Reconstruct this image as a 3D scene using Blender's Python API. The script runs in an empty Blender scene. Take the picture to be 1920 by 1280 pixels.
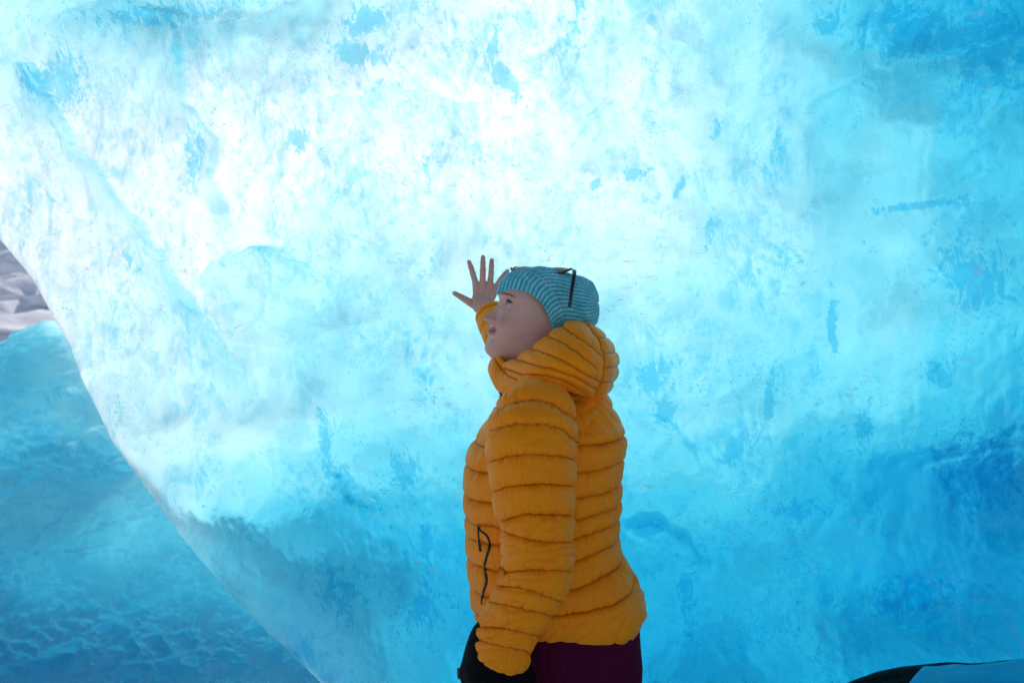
import bpy, math, random
import numpy as np
from mathutils import Vector

# ------------------------------------------------------------------ camera
SC = bpy.context.scene
CAM_Z = 1.5
LENS = 28.0
cam_data = bpy.data.cameras.new('camera')
cam_data.lens = LENS
cam_data.sensor_width = 36.0
cam_data.clip_start = 0.05
cam_data.clip_end = 3000.0
cam = bpy.data.objects.new('camera', cam_data)
SC.collection.objects.link(cam)
cam.location = (0.0, 0.0, CAM_Z)
cam.rotation_euler = (math.radians(90), 0, 0)
cam_data.dof.use_dof = True
cam_data.dof.focus_distance = 1.85
cam_data.dof.aperture_fstop = 4.0
SC.camera = cam

# ------------------------------------------------------------------ world, sun, exposure
SUN_ELEV = math.radians(37.0)
SUN_AZ = math.radians(-8.0)          # from +Y (behind the ice wall) towards -X
world = bpy.data.worlds.new('World')
SC.world = world
world.use_nodes = True
wn = world.node_tree
bg = wn.nodes['Background']
sky = wn.nodes.new('ShaderNodeTexSky')
sky.sky_type = 'NISHITA'
sky.sun_disc = False
sky.sun_elevation = SUN_ELEV
sky.sun_rotation = SUN_AZ
sky.air_density = 1.0
sky.dust_density = 1.5
wn.links.new(sky.outputs[0], bg.inputs[0])
bg.inputs[1].default_value = 0.12

sun_data = bpy.data.lights.new('sun', 'SUN')
sun_data.energy = 3.45
sun_data.angle = math.radians(0.53)
sun_data.color = (1.0, 0.93, 0.85)
sun = bpy.data.objects.new('sun', sun_data)
SC.collection.objects.link(sun)
sd = Vector((math.sin(SUN_AZ) * math.cos(SUN_ELEV), math.cos(SUN_AZ) * math.cos(SUN_ELEV), math.sin(SUN_ELEV)))
sun.rotation_euler = sd.to_track_quat('Z', 'Y').to_euler()
sun.location = (0, 12, 12)

SC.view_settings.view_transform = 'Standard'
SC.view_settings.look = 'None'
SC.view_settings.gamma = 1.0
SC.view_settings.use_curve_mapping = False
SC.view_settings.exposure = 0.02
SC.render.engine = 'CYCLES'
SC.cycles.use_denoising = True
SC.cycles.max_bounces = 14
SC.cycles.transmission_bounces = 12
SC.cycles.diffuse_bounces = 5
SC.cycles.glossy_bounces = 4
SC.cycles.caustics_refractive = True
SC.cycles.blur_glossy = 0.5
SC.cycles.sample_clamp_indirect = 8.0

# ------------------------------------------------------------------ helpers
K = 36.0 / LENS / 1920.0
YP = 1.85                       # distance of the person's mid plane


def W(px, py, Y):
    """real point at distance Y that the camera would see near (px, py) of the photo"""
    px = np.asarray(px, float); py = np.asarray(py, float); Y = np.asarray(Y, float)
    return np.stack(np.broadcast_arrays((px - 960) * K * Y, Y, CAM_Z + (640 - py) * K * Y), -1)


def PX(P):
    return 960 + P[..., 0] / (K * P[..., 1]), 640 - (P[..., 2] - CAM_Z) / (K * P[..., 1])


def link(o, parent=None):
    SC.collection.objects.link(o)
    if parent is not None:
        o.parent = parent
        o.matrix_parent_inverse = parent.matrix_world.inverted() if False else o.matrix_parent_inverse
    return o


def tag(o, label=None, cat=None, kind=None, group=None):
    if label: o['label'] = label
    if cat: o['category'] = cat
    if kind: o['kind'] = kind
    if group: o['group'] = group
    return o


def mesh_obj(name, V, F, mat=None, parent=None, smooth=True, attrs=None):
    """V (n,3) array, F (m,4) or (m,3) array or a list of both"""
    me = bpy.data.meshes.new(name)
    V = np.ascontiguousarray(V, dtype=np.float32)
    if not isinstance(F, (list, tuple)): F = [F]
    F = [np.asarray(f, dtype=np.int32) for f in F if len(f)]
    me.vertices.add(len(V)); me.vertices.foreach_set('co', V.ravel())
    loops = np.concatenate([f.ravel() for f in F])
    counts = np.concatenate([np.full(len(f), f.shape[1]) for f in F])
    starts = np.concatenate([[0], np.cumsum(counts)[:-1]]).astype(np.int32)
    me.loops.add(len(loops)); me.loops.foreach_set('vertex_index', loops)
    me.polygons.add(len(counts))
    me.polygons.foreach_set('loop_start', starts)
    me.polygons.foreach_set('loop_total', counts.astype(np.int32))
    me.polygons.foreach_set('use_smooth', np.full(len(counts), smooth, dtype=bool))
    me.update(calc_edges=True)
    me.validate()
    if attrs:
        for k, a in attrs.items():
            at = me.attributes.new(k, 'FLOAT', 'POINT')
            at.data.foreach_set('value', np.ascontiguousarray(a, dtype=np.float32))
    if mat: me.materials.append(mat)
    o = bpy.data.objects.new(name, me)
    return link(o, parent)


def grid_faces(nu, nv, closed_v=False, off=0):
    iu = np.arange(nu - 1)[:, None]
    iv = np.arange(nv if closed_v else nv - 1)[None, :]
    jv = (iv + 1) % nv
    a = iu * nv + iv; b = iu * nv + jv; c = (iu + 1) * nv + jv; d = (iu + 1) * nv + iv
    return np.stack([a, b, c, d], -1).reshape(-1, 4) + off


def grid_normals(P, closed_v=True):
    du = np.gradient(P, axis=0)
    if closed_v:
        dv = (np.roll(P, -1, 1) - np.roll(P, 1, 1)) / 2
    else:
        dv = np.gradient(P, axis=1)
    n = np.cross(du, dv)
    n /= np.linalg.norm(n, axis=-1, keepdims=True) + 1e-12
    return n


def smooth1(a, k):
    """moving average that keeps the ends"""
    a = np.asarray(a, float)
    pad = np.pad(a, [(k, k)] + [(0, 0)] * (a.ndim - 1), mode='reflect', reflect_type='odd')
    ker = np.hanning(2 * k + 3)[1:-1]; ker /= ker.sum()
    out = np.zeros_like(a)
    for i, w in enumerate(ker):
        out += w * pad[i:i + len(a)]
    return out


def track(keys, t, k=0):
    """keys: list of (t, v...) -> interpolated rows at t, smoothed"""
    keys = np.asarray(keys, float)
    out = np.stack([np.interp(t, keys[:, 0], keys[:, j]) for j in range(1, keys.shape[1])], -1)
    return smooth1(out, k) if k else out


def sstep(a, b, x):
    t = np.clip((x - a) / (b - a), 0, 1)
    return t * t * (3 - 2 * t)


# numpy gradient noise ------------------------------------------------
_rs = np.random.RandomState(7)
_perm = _rs.permutation(256); _perm = np.concatenate([_perm, _perm, _perm])
_g2 = np.stack([np.cos(np.arange(256) * 2.399), np.sin(np.arange(256) * 2.399)], -1)
_g3 = _rs.normal(size=(256, 3)); _g3 /= np.linalg.norm(_g3, axis=1, keepdims=True)


def n2(x, y, seed=0):
    x = np.asarray(x) + seed * 17.31; y = np.asarray(y) + seed * 9.77
    xi = np.floor(x).astype(int); yi = np.floor(y).astype(int)
    xf = x - xi; yf = y - yi
    u = xf * xf * xf * (xf * (xf * 6 - 15) + 10); v = yf * yf * yf * (yf * (yf * 6 - 15) + 10)
    r = 0
    for dx in (0, 1):
        for dy in (0, 1):
            h = _perm[(_perm[(xi + dx) & 255] + yi + dy) & 255]
            g = _g2[h]
            w = (u if dx else 1 - u) * (v if dy else 1 - v)
            r = r + w * (g[..., 0] * (xf - dx) + g[..., 1] * (yf - dy))
    return r * 1.5


def fbm2(x, y, octv=4, seed=0, gain=0.5):
    r = 0; a = 1.0
    for i in range(octv):
        r = r + a * n2(x * 2 ** i, y * 2 ** i, seed + i * 3)
        a *= gain
    return r


def n3(P, seed=0):
    P = P + np.array([seed * 11.3, seed * 5.7, seed * 3.1])
    Pi = np.floor(P).astype(int); Pf = P - Pi
    S = Pf * Pf * Pf * (Pf * (Pf * 6 - 15) + 10)
    r = 0
    for c in range(8):
        d = np.array([c & 1, (c >> 1) & 1, c >> 2])
        h = _perm[(_perm[(_perm[(Pi[..., 0] + d[0]) & 255] + Pi[..., 1] + d[1]) & 255] + Pi[..., 2] + d[2]) & 255]
        w = 1
        for k in range(3):
            w = w * (S[..., k] if d[k] else 1 - S[..., k])
        r = r + w * ((Pf - d) * _g3[h]).sum(-1)
    return r * 1.5


def fbm3(P, octv=3, seed=0, gain=0.5):
    r = 0; a = 1.0
    for i in range(octv):
        r = r + a * n3(P * 2 ** i, seed + i * 3); a *= gain
    return r


def poly_dist(x, y, poly):
    """distance to polyline and signed side"""
    best = np.full(np.shape(x), 1e9); side = np.zeros(np.shape(x)); par = np.zeros(np.shape(x))
    n = len(poly) - 1
    for i in range(n):
        (x0, y0), (x1, y1) = poly[i], poly[i + 1]
        dx, dy = x1 - x0, y1 - y0
        t = np.clip(((x - x0) * dx + (y - y0) * dy) / (dx * dx + dy * dy), 0, 1)
        qx = x - x0 - t * dx; qy = y - y0 - t * dy
        d = np.hypot(qx, qy)
        m = d < best
        best = np.where(m, d, best)
        side = np.where(m, np.sign(dx * qy - dy * qx), side)
        par = np.where(m, (i + t) / n, par)
    return best, side, par


def smin(a, b, k):
    h = np.clip(0.5 + 0.5 * (b - a) / k, 0, 1)
    return b * (1 - h) + a * h - k * h * (1 - h)


def surface_nets(F, xs, ys, zs):
    nx, ny, nz = F.shape
    S = F < 0
    cnt = np.zeros((nx - 1, ny - 1, nz - 1), np.int8)
    for i in (0, 1):
        for j in (0, 1):
            for k in (0, 1):
                cnt += S[i:nx - 1 + i, j:ny - 1 + j, k:nz - 1 + k]
    act = (cnt > 0) & (cnt < 8)
    idx = np.argwhere(act)
    ids = np.full(act.shape, -1, np.int64)
    ids[act] = np.arange(len(idx))
    acc = np.zeros((len(idx), 3)); num = np.zeros(len(idx))
    ax = [xs, ys, zs]
    for axis in range(3):
        o = [a for a in range(3) if a != axis]
        for p in (0, 1):
            for q in (0, 1):
                c0 = idx.copy(); c0[:, o[0]] += p; c0[:, o[1]] += q
                c1 = c0.copy(); c1[:, axis] += 1
                f0 = F[c0[:, 0], c0[:, 1], c0[:, 2]]; f1 = F[c1[:, 0], c1[:, 1], c1[:, 2]]
                m = (f0 < 0) != (f1 < 0)
                t = np.where(m, f0 / np.where(m, f0 - f1, 1), 0)
                P0 = np.stack([ax[a][c0[:, a]] for a in range(3)], -1)
                P1 = np.stack([ax[a][c1[:, a]] for a in range(3)], -1)
                acc += np.where(m[:, None], P0 + (P1 - P0) * t[:, None], 0); num += m
    V = acc / num[:, None]
    faces = []
    for axis in range(3):
        o = [(axis + 1) % 3, (axis + 2) % 3]
        s0 = [slice(None)] * 3; s1 = [slice(None)] * 3
        s0[axis] = slice(0, -1); s1[axis] = slice(1, None)
        A = S[tuple(s0)]; B = S[tuple(s1)]
        e = np.argwhere(A != B)
        inner = (e[:, o[0]] > 0) & (e[:, o[1]] > 0) & (e[:, o[0]] < F.shape[o[0]] - 1) & (e[:, o[1]] < F.shape[o[1]] - 1)
        e = e[inner]
        flip = ~A[e[:, 0], e[:, 1], e[:, 2]]
        q = []
        for p, r in ((1, 1), (0, 1), (0, 0), (1, 0)):
            c = e.copy(); c[:, o[0]] -= p; c[:, o[1]] -= r
            q.append(ids[c[:, 0], c[:, 1], c[:, 2]])
        q = np.stack(q, -1)
        q = np.where(flip[:, None], q, q[:, ::-1])
        q = q[:, ::-1]
        faces.append(q)
    return V, np.concatenate(faces)


def tube(points, radii, seg=16, cap=True, flat=None):
    """swept tube through points (n,3); returns V, F list"""
    P = np.asarray(points, float); n = len(P)
    R = np.broadcast_to(np.asarray(radii, float), (n,))
    T = np.gradient(P, axis=0); T /= np.linalg.norm(T, axis=1, keepdims=True) + 1e-12
    ref = np.array([0, 0, 1.0]) if abs(T[0][2]) < 0.9 else np.array([0, 1.0, 0])
    N = np.cross(T[0], ref); N /= np.linalg.norm(N)
    V = []
    ang = np.arange(seg) * 2 * np.pi / seg
    for i in range(n):
        N = N - T[i] * N.dot(T[i]); N /= np.linalg.norm(N) + 1e-12
        B = np.cross(T[i], N)
        fl = 1.0 if flat is None else flat
        V.append(P[i] + R[i] * (np.cos(ang)[:, None] * N + fl * np.sin(ang)[:, None] * B))
    V = np.concatenate(V)
    F = [grid_faces(n, seg, True)]
    if cap:
        V = np.concatenate([V, P[:1], P[-1:]])
        k = np.arange(seg)
        F.append(np.stack([np.full(seg, n * seg), (k + 1) % seg, k], -1))
        F.append(np.stack([np.full(seg, n * seg + 1), (n - 1) * seg + k, (n - 1) * seg + (k + 1) % seg], -1))
    return V, F


def join_vf(parts):
    Vs, out, off = [], {}, 0
    for V, F in parts:
        if not isinstance(F, (list, tuple)): F = [F]
        for f in F:
            f = np.asarray(f)
            out.setdefault(f.shape[1], []).append(f + off)
        Vs.append(V); off += len(V)
    return np.concatenate(Vs), [np.concatenate(v) for v in out.values()]


def catmull(pts, n):
    P = np.asarray(pts, float)
    P = np.concatenate([[2 * P[0] - P[1]], P, [2 * P[-1] - P[-2]]])
    m = len(P) - 3
    t = np.linspace(0, m, n); i = np.minimum(t.astype(int), m - 1); f = (t - i)[:, None]
    p0, p1, p2, p3 = P[i], P[i + 1], P[i + 2], P[i + 3]
    return 0.5 * (2 * p1 + (p2 - p0) * f + (2 * p0 - 5 * p1 + 4 * p2 - p3) * f ** 2 + (3 * p1 - p0 - 3 * p2 + p3) * f ** 3)


# node helpers ---------------------------------------------------------
class NT:
    def __init__(self, name):
        self.m = bpy.data.materials.new(name); self.m.use_nodes = True
        self.t = self.m.node_tree; self.t.nodes.clear()
        self.out = self.t.nodes.new('ShaderNodeOutputMaterial')

    def n(self, typ, **kw):
        nd = self.t.nodes.new(typ)
        ins = kw.pop('ins', {})
        for k, v in kw.items(): setattr(nd, k, v)
        for k, v in ins.items():
            s = nd.inputs[k]
            if hasattr(v, 'node'): self.t.links.new(v, s)
            else: s.default_value = v
        return nd

    def l(self, a, b): self.t.links.new(a, b)

    def math(self, op, a, b=0.0, c=None, clamp=False):
        nd = self.n('ShaderNodeMath', operation=op, use_clamp=clamp)
        for i, v in enumerate((a, b) if c is None else (a, b, c)):
            if hasattr(v, 'node'): self.l(v, nd.inputs[i])
            else: nd.inputs[i].default_value = v
        return nd.outputs[0]

    def ramp(self, fac, stops, interp='LINEAR'):
        nd = self.n('ShaderNodeValToRGB'); nd.color_ramp.interpolation = interp
        e = nd.color_ramp.elements
        while len(e) < len(stops): e.new(0.5)
        for s, (p, c) in zip(e, stops):
            s.position = p
            s.color = (c, c, c, 1) if isinstance(c, (int, float)) else (*c, 1)
        self.l(fac, nd.inputs[0])
        return nd.outputs[0]

    def mix(self, fac, a, b, mode='MIX'):
        nd = self.n('ShaderNodeMix', data_type='RGBA', blend_type=mode)
        for i, v in ((0, fac), (6, a), (7, b)):
            if hasattr(v, 'node'): self.l(v, nd.inputs[i])
            else: nd.inputs[i].default_value = v if i == 0 else (*v, 1)
        return nd.outputs[2]

    def map(self, scale=(1, 1, 1), rot=(0, 0, 0), coord='Object'):
        tc = self.n('ShaderNodeTexCoord')
        mp = self.n('ShaderNodeMapping', ins={'Vector': tc.outputs[coord], 'Scale': scale, 'Rotation': rot})
        return mp.outputs[0]

    def noise(self, vec, scale, detail=4, rough=0.5, dist=0.0):
        return self.n('ShaderNodeTexNoise', ins={'Vector': vec, 'Scale': scale, 'Detail': detail, 'Roughness': rough, 'Distortion': dist}).outputs[0]

    def bump(self, h, strength, dist, normal=None):
        ins = {'Height': h, 'Strength': strength, 'Distance': dist}
        if normal is not None: ins['Normal'] = normal
        return self.n('ShaderNodeBump', ins=ins).outputs[0]


def simple_mat(name, col, rough=0.6, metal=0.0, spec=0.5, noise_amt=0.15, nscale=60, bump=0.1, bdist=0.001, **kw):
    q = NT(name)
    v = q.map()
    nz = q.noise(v, nscale, 5, 0.6)
    c = q.mix(q.math('MULTIPLY', nz, noise_amt), col, tuple(x * 0.3 for x in col))
    ins = {'Base Color': c, 'Roughness': rough, 'Metallic': metal, 'Specular IOR Level': spec,
           'Normal': q.bump(nz, bump, bdist)}
    ins.update(kw)
    p = q.n('ShaderNodeBsdfPrincipled', ins=ins)
    q.l(p.outputs[0], q.out.inputs[0])
    return q.m

# ================================================================== THE ICE CAVE
def mat_ice(name='glacier_ice', snowy=False):
    q = NT(name)
    v = q.map()
    # --- clearer blue flecks in the bubbly ice, streaked by the flow
    wob = q.noise(v, 2.2, 4, 0.6)
    vs = q.n('ShaderNodeMapping', ins={'Vector': v, 'Scale': (1.0, 1.0, 0.75), 'Rotation': (0, 0.35, 0)}).outputs[0]
    cl = q.noise(vs, 2.6, 10, 0.64, 0.9)
    fl = q.noise(vs, 9.0, 8, 0.66, 1.3)
    fine = q.noise(vs, 34.0, 6, 0.6, 0.8)
    grit = q.noise(vs, 95.0, 5, 0.7, 0.6); wisp = q.noise(q.n('ShaderNodeMapping', ins={'Vector': vs, 'Scale': (1.2, 1.0, 0.8)}).outputs[0], 16.0, 10, 0.78, 2.2)
    a = q.ramp(cl, [(0.45, 0.0), (0.68, 1.0)])
    b = q.ramp(q.math('ADD', q.math('MULTIPLY', fl, 0.5), q.math('MULTIPLY', wisp, 0.5)), [(0.475, 0.0), (0.57, 1.0)])
    cla = q.n('ShaderNodeAttribute', attribute_name='clear').outputs['Fac'];
    def soft(x, lo, hi):
        return q.n('ShaderNodeMapRange', interpolation_type='SMOOTHSTEP', ins={'Value': x, 'From Min': lo, 'From Max': hi}).outputs[0]
    lens = soft(q.math('ADD', q.math('MULTIPLY', cla, 0.38), q.math('ADD', q.math('MULTIPLY', wisp, 1.1), q.math('ADD', q.math('MULTIPLY', fine, 0.45), q.math('MULTIPLY', grit, 0.18)))), 0.98, 1.10)
    fleck = q.math('MULTIPLY', b, q.math('ADD', q.math('MULTIPLY', a, 0.85), 0.06))
    fleck = q.math('MAXIMUM', fleck, q.math('MULTIPLY', lens, 0.8))
    veil = q.ramp(q.noise(vs, 1.3, 8, 0.6, 1.2), [(0.35, 0.0), (0.75, 1.0)])
    c0 = q.mix(veil, (0.97, 0.975, 0.98), (0.88, 0.95, 0.97))
    c1 = q.mix(fleck, c0, (0.24, 0.70, 0.88))
    c2 = q.mix(q.math('MULTIPLY', q.ramp(fine, [(0.55, 0.0), (0.66, 1.0)]), q.math('MULTIPLY', a, 0.5)), c1, (0.40, 0.80, 0.93))
    # --- relief: melt dimples, trapped bubbles, fine pitting
    vd = q.n('ShaderNodeVectorMath', operation='MULTIPLY_ADD', ins={0: q.n('ShaderNodeTexNoise', ins={'Vector': v, 'Scale': 22.0, 'Detail': 3.0}).outputs['Color'], 1: (0.035, 0.035, 0.035), 2: v}).outputs[0]
    vor = q.n('ShaderNodeTexVoronoi', feature='F1', ins={'Vector': vd, 'Scale': 30.0, 'Randomness': 1.0})
    bub = q.ramp(vor.outputs['Distance'], [(0.0, 1.0), (0.26, 0.0)], 'EASE')
    sel = q.ramp(q.noise(v, 3.1, 5, 0.65), [(0.53, 0.0), (0.62, 1.0)])
    bub = q.math('MULTIPLY', bub, sel)
    vor2 = q.n('ShaderNodeTexVoronoi', feature='F1', ins={'Vector': vd, 'Scale': 85.0, 'Randomness': 1.0})
    bub2 = q.math('MULTIPLY', q.ramp(vor2.outputs['Distance'], [(0.0, 1.0), (0.3, 0.0)], 'EASE'),
                  q.ramp(q.noise(v, 6.0, 3, 0.6), [(0.54, 0.0), (0.62, 1.0)]))
    dim = q.noise(v, 11.0, 6, 0.55, 0.5)
    nb = q.bump(dim, 0.5, 0.008)
    nb = q.bump(bub, 0.8, 0.010, nb)
    nb = q.bump(bub2, 0.9, 0.006, nb)
    nb = q.bump(fine, 0.6, 0.005, nb); nb = q.bump(wisp, 0.5, 0.006, nb)
    ring = q.math('MULTIPLY', q.math('MULTIPLY', soft(vor.outputs['Distance'], 0.13, 0.20), q.math('SUBTRACT', 1.0, soft(vor.outputs['Distance'], 0.22, 0.30))), sel)
    ring2 = q.math('MULTIPLY', q.math('MULTIPLY', soft(vor2.outputs['Distance'], 0.12, 0.20), q.math('SUBTRACT', 1.0, soft(vor2.outputs['Distance'], 0.24, 0.34))),
                   q.ramp(q.noise(v, 6.0, 3, 0.6), [(0.54, 0.0), (0.62, 1.0)]))
    c2 = q.mix(q.math('MULTIPLY', q.math('MAXIMUM', ring, ring2), q.math('MULTIPLY', q.ramp(wisp, [(0.35, 0.0), (0.5, 1.0)]), 0.6)), c2, (0.30, 0.70, 0.85))  # bubble edges darkened in the tint, where refraction would shade them
    glass = q.n('ShaderNodeBsdfGlass', ins={'Color': c2, 'Roughness': 0.75 if snowy else 0.06, 'IOR': 1.31, 'Normal': q.bump(dim, 0.35, 0.004) if snowy else nb})
    glint_m = q.math('MULTIPLY', q.ramp(q.noise(q.n('ShaderNodeMapping', ins={'Vector': v, 'Scale': (0.5, 1.0, 1.4)}).outputs[0], 40.0, 5, 0.7, 1.0), [(0.57, 0.0), (0.64, 1.0)]),
                     q.ramp(q.noise(vs, 4.2, 5, 0.65, 0.6), [(0.50, 0.0), (0.66, 1.0)]))  # white bubble clusters and glints, painted as pale diffuse specks
    frost_glint = q.n('ShaderNodeBsdfDiffuse', ins={'Color': (0.35, 0.90, 1.0, 1) if snowy else (0.70, 0.93, 0.98, 1)})
    if snowy: q.l(q.bump(q.noise(v, 7.0, 6, 0.6, 0.3), 0.9, 0.05), frost_glint.inputs['Normal'])
    face = q.n('ShaderNodeMixShader', ins={0: 0.32 if snowy else q.math('MULTIPLY', glint_m, 0.5), 1: glass.outputs[0], 2: frost_glint.outputs[0]})
    # --- the far, weathered firn side of the slab lets the daylight in
    snow_n = q.noise(v, 1.6, 8, 0.6, 0.4)
    sn2 = q.noise(vs, 7.0, 10, 0.72, 1.0); sn3 = q.noise(vs, 30.0, 6, 0.7, 0.5)
    pat = soft(q.math('ADD', q.math('MULTIPLY', sn2, 0.7), q.math('MULTIPLY', sn3, 0.3)), 0.46, 0.66)
    firn = q.mix(soft(snow_n, 0.42, 0.72), (0.96, 0.95, 0.93), (0.86, 0.90, 0.90))
    firn = q.mix(pat, firn, (0.50, 0.72, 0.79))
    tr = q.n('ShaderNodeBsdfTranslucent', ins={'Color': firn})
    df = q.n('ShaderNodeBsdfDiffuse', ins={'Color': firn})
    outer = q.n('ShaderNodeMixShader', ins={0: 0.22, 1: tr.outputs[0], 2: df.outputs[0]})
    at = q.n('ShaderNodeAttribute', attribute_name='weathered')
    mx = q.n('ShaderNodeMixShader', ins={0: at.outputs['Fac'], 1: face.outputs[0], 2: outer.outputs[0]})
    q.l(mx.outputs[0], q.out.inputs['Surface'])
    va = q.n('ShaderNodeVolumeAbsorption', ins={'Color': (0.0, 0.785, 0.90, 1), 'Density': 5.0})
    q.l(va.outputs[0], q.out.inputs['Volume'])
    return q.m


def wall_y(X, Z):
    """distance of the bare cave wall at (X, Z), before ridges and dimples"""
    Y = 2.46 + 0.30 * np.log1p(np.exp((-(X + 0.55)) * 3.0)) / 3.0 * 1.6
    Y = Y - 0.035 * np.clip(X - 0.4, 0, None) ** 2
    Y = Y - 0.15 * np.clip(Z - 1.7, 0, None) ** 2 - 0.10 * np.clip(1.5 - Z, 0, None) ** 2
    return Y


# lower left edge of the hanging ice (photo coordinates) -> real edge on the wall
LIP = [(-260, -60), (-200, 120), (-110, 300), (-35, 420), (45, 520), (90, 598), (120, 650), (150, 730), (198, 828), (262, 915), (330, 1010), (362, 1050), (412, 1105), (470, 1165), (540, 1232), (610, 1300), (680, 1420), (720, 1600), (740, 2500)]
TH_X = [-300, 0, 240, 480, 720, 960, 1200, 1440, 1680, 1920, 2300]
TH_Y = [-300, 0, 160, 320, 480, 640, 800, 960, 1120, 1280, 1700]
TH = np.array([
    [1.2, 1.1, 1.2, 1.1, .9, .6, .6, 1.0, 1.7, 2.4, 2.8],
    [.8, .8, .9, .8, .45, .2, .4, 1.0, 1.8, 2.6, 3.0],
    [.6, .6, .3, .05, .05, .03, .3, .9, 1.6, 2.3, 2.8],
    [.4, .12, .08, .02, .05, .12, .35, .75, 1.4, 2.1, 2.6],
    [.2, .05, .15, .3, .4, .45, .55, .85, 1.3, 1.9, 2.4],
    [.5, .5, .55, .75, .85, .85, .9, 1.05, 1.35, 1.8, 2.3],
    [.8, .8, .85, .95, 1.15, 1.25, 1.4, 1.45, 1.7, 2.1, 2.5],
    [1.1, 1.1, 1.15, 1.45, 1.75, 1.85, 1.9, 2.0, 2.25, 2.6, 3.0],
    [2.2, 2.4, 2.6, 2.6, 2.5, 2.4, 2.5, 2.6, 2.8, 3.5, 3.8],
    [2.6, 2.8, 3.0, 2.9, 2.8, 2.85, 2.9, 3.0, 3.1, 3.4, 3.6],
    [3.2, 3.2, 3.2, 3.2, 3.2, 3.3, 3.4, 3.5, 3.5, 3.7, 3.8]])


def bilin(px, py):
    px = np.clip(px, TH_X[0], TH_X[-1] - 1e-3); py = np.clip(py, TH_Y[0], TH_Y[-1] - 1e-3)
    X = np.array(TH_X, float); Y = np.array(TH_Y, float)
    i = np.clip(np.searchsorted(X, px, 'right') - 1, 0, len(X) - 2)
    j = np.clip(np.searchsorted(Y, py, 'right') - 1, 0, len(Y) - 2)
    u = (px - X[i]) / (X[i + 1] - X[i]); v = (py - Y[j]) / (Y[j + 1] - Y[j])
    u = u * u * (3 - 2 * u); v = v * v * (3 - 2 * v)
    return (TH[j, i] * (1 - u) + TH[j, i + 1] * u) * (1 - v) + (TH[j + 1, i] * (1 - u) + TH[j + 1, i + 1] * u) * v


RIDGES = [  # polyline, height (m, towards the camera), width px each side (left of travel, right of travel)
    ([(0, 70), (60, 130), (110, 210), (170, 300), (240, 385), (290, 450), (330, 520), (375, 590), (430, 680), (490, 780)], 0.030, 60, 26),
    ([(335, 40), (345, 110), (343, 190), (375, 225), (410, 262), (405, 335), (425, 400), (452, 455)], 0.022, 30, 18),
    ([(340, 540), (385, 500), (430, 470), (480, 460), (530, 470), (575, 495), (610, 530)], 0.026, 16, 60),
    ([(40, 60), (130, 25), (210, 0), (300, 15), (370, 45), (450, 40), (560, 10), (620, -20)], 0.012, 30, 60),
    ([(560, 190), (700, 178), (800, 175), (880, 195), (930, 225)], 0.012, 20, 50),
    ([(1165, 985), (1195, 970), (1240, 970), (1280, 1000), (1310, 1040), (1345, 1070)], 0.022, 10, 60),
    ([(1165, 770), (1215, 775), (1265, 800), (1300, 840), (1320, 880)], 0.010, 16, 60),
    ([(1320, 770), (1440, 700), (1560, 640)], 0.006, 30, 60),
    ([(600, 830), (620, 880), (660, 930), (720, 970)], 0.005, 14, 40),
    ([(1500, 210), (1640, 130), (1800, 100), (1920, 60)], 0.010, 40, 60),
]


CLEAR = [  # lenses of clear blue ice: photo x, y, half sizes, tilt, strength
    (690, 45, 42, 30, -.2, 1.0), (670, 105, 60, 24, .1, 1.0), (300, 30, 150, 30, -.1, .7), (110, 150, 60, 60, .9, .8),
    (560, 262, 30, 26, .8, .9), (365, 290, 22, 70, .1, .7), (945, 150, 45, 18, .9, .9), (925, 95, 12, 36, .1, .8),
    (1115, 345, 20, 10, -.3, 1.0), (1190, 325, 26, 12, -.2, 1.0), (1275, 350, 8, 24, .5, .9), (1341, 240, 12, 34, .2, .6),
    (1720, 385, 75, 9, -.12, 1.0), (1740, 60, 170, 60, .2, .8), (1850, 90, 80, 110, 0, .8), (1830, 520, 80, 70, .7, .8),
    (1222, 705, 34, 40, .9, 1.0), (1245, 770, 26, 26, 0, .9), (1440, 745, 12, 60, .1, 1.0), (1390, 830, 60, 26, -.8, .8),
    (1560, 610, 12, 60, -.1, .9), (1760, 700, 30, 34, .6, .8), (1620, 800, 16, 50, -.1, .8), (608, 830, 16, 80, -.15, .8),
    (640, 910, 22, 50, -.6, .9), (760, 880, 40, 40, .5, .7), (800, 1010, 18, 50, 0, .8), (1210, 985, 44, 16, -.2, .9),
    (1500, 960, 60, 26, 0, .7), (1840, 900, 90, 90, 0, .7), (1700, 1120, 90, 40, -.4, .7), (640, 1110, 60, 60, .3, .6),
    (800, 1130, 60, 70, .3, .6), (1290, 1120, 26, 90, -.1, .6), (250, 490, 14, 40, -.6, .6), (800, 320, 12, 40, 0, .6),
    (560, 1230, 90, 40, 0, .6), (1560, 40, 50, 26, 0, .7), (1080, 60, 18, 70, .1, .6), (1330, 430, 10, 40, .1, .6),
]


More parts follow.
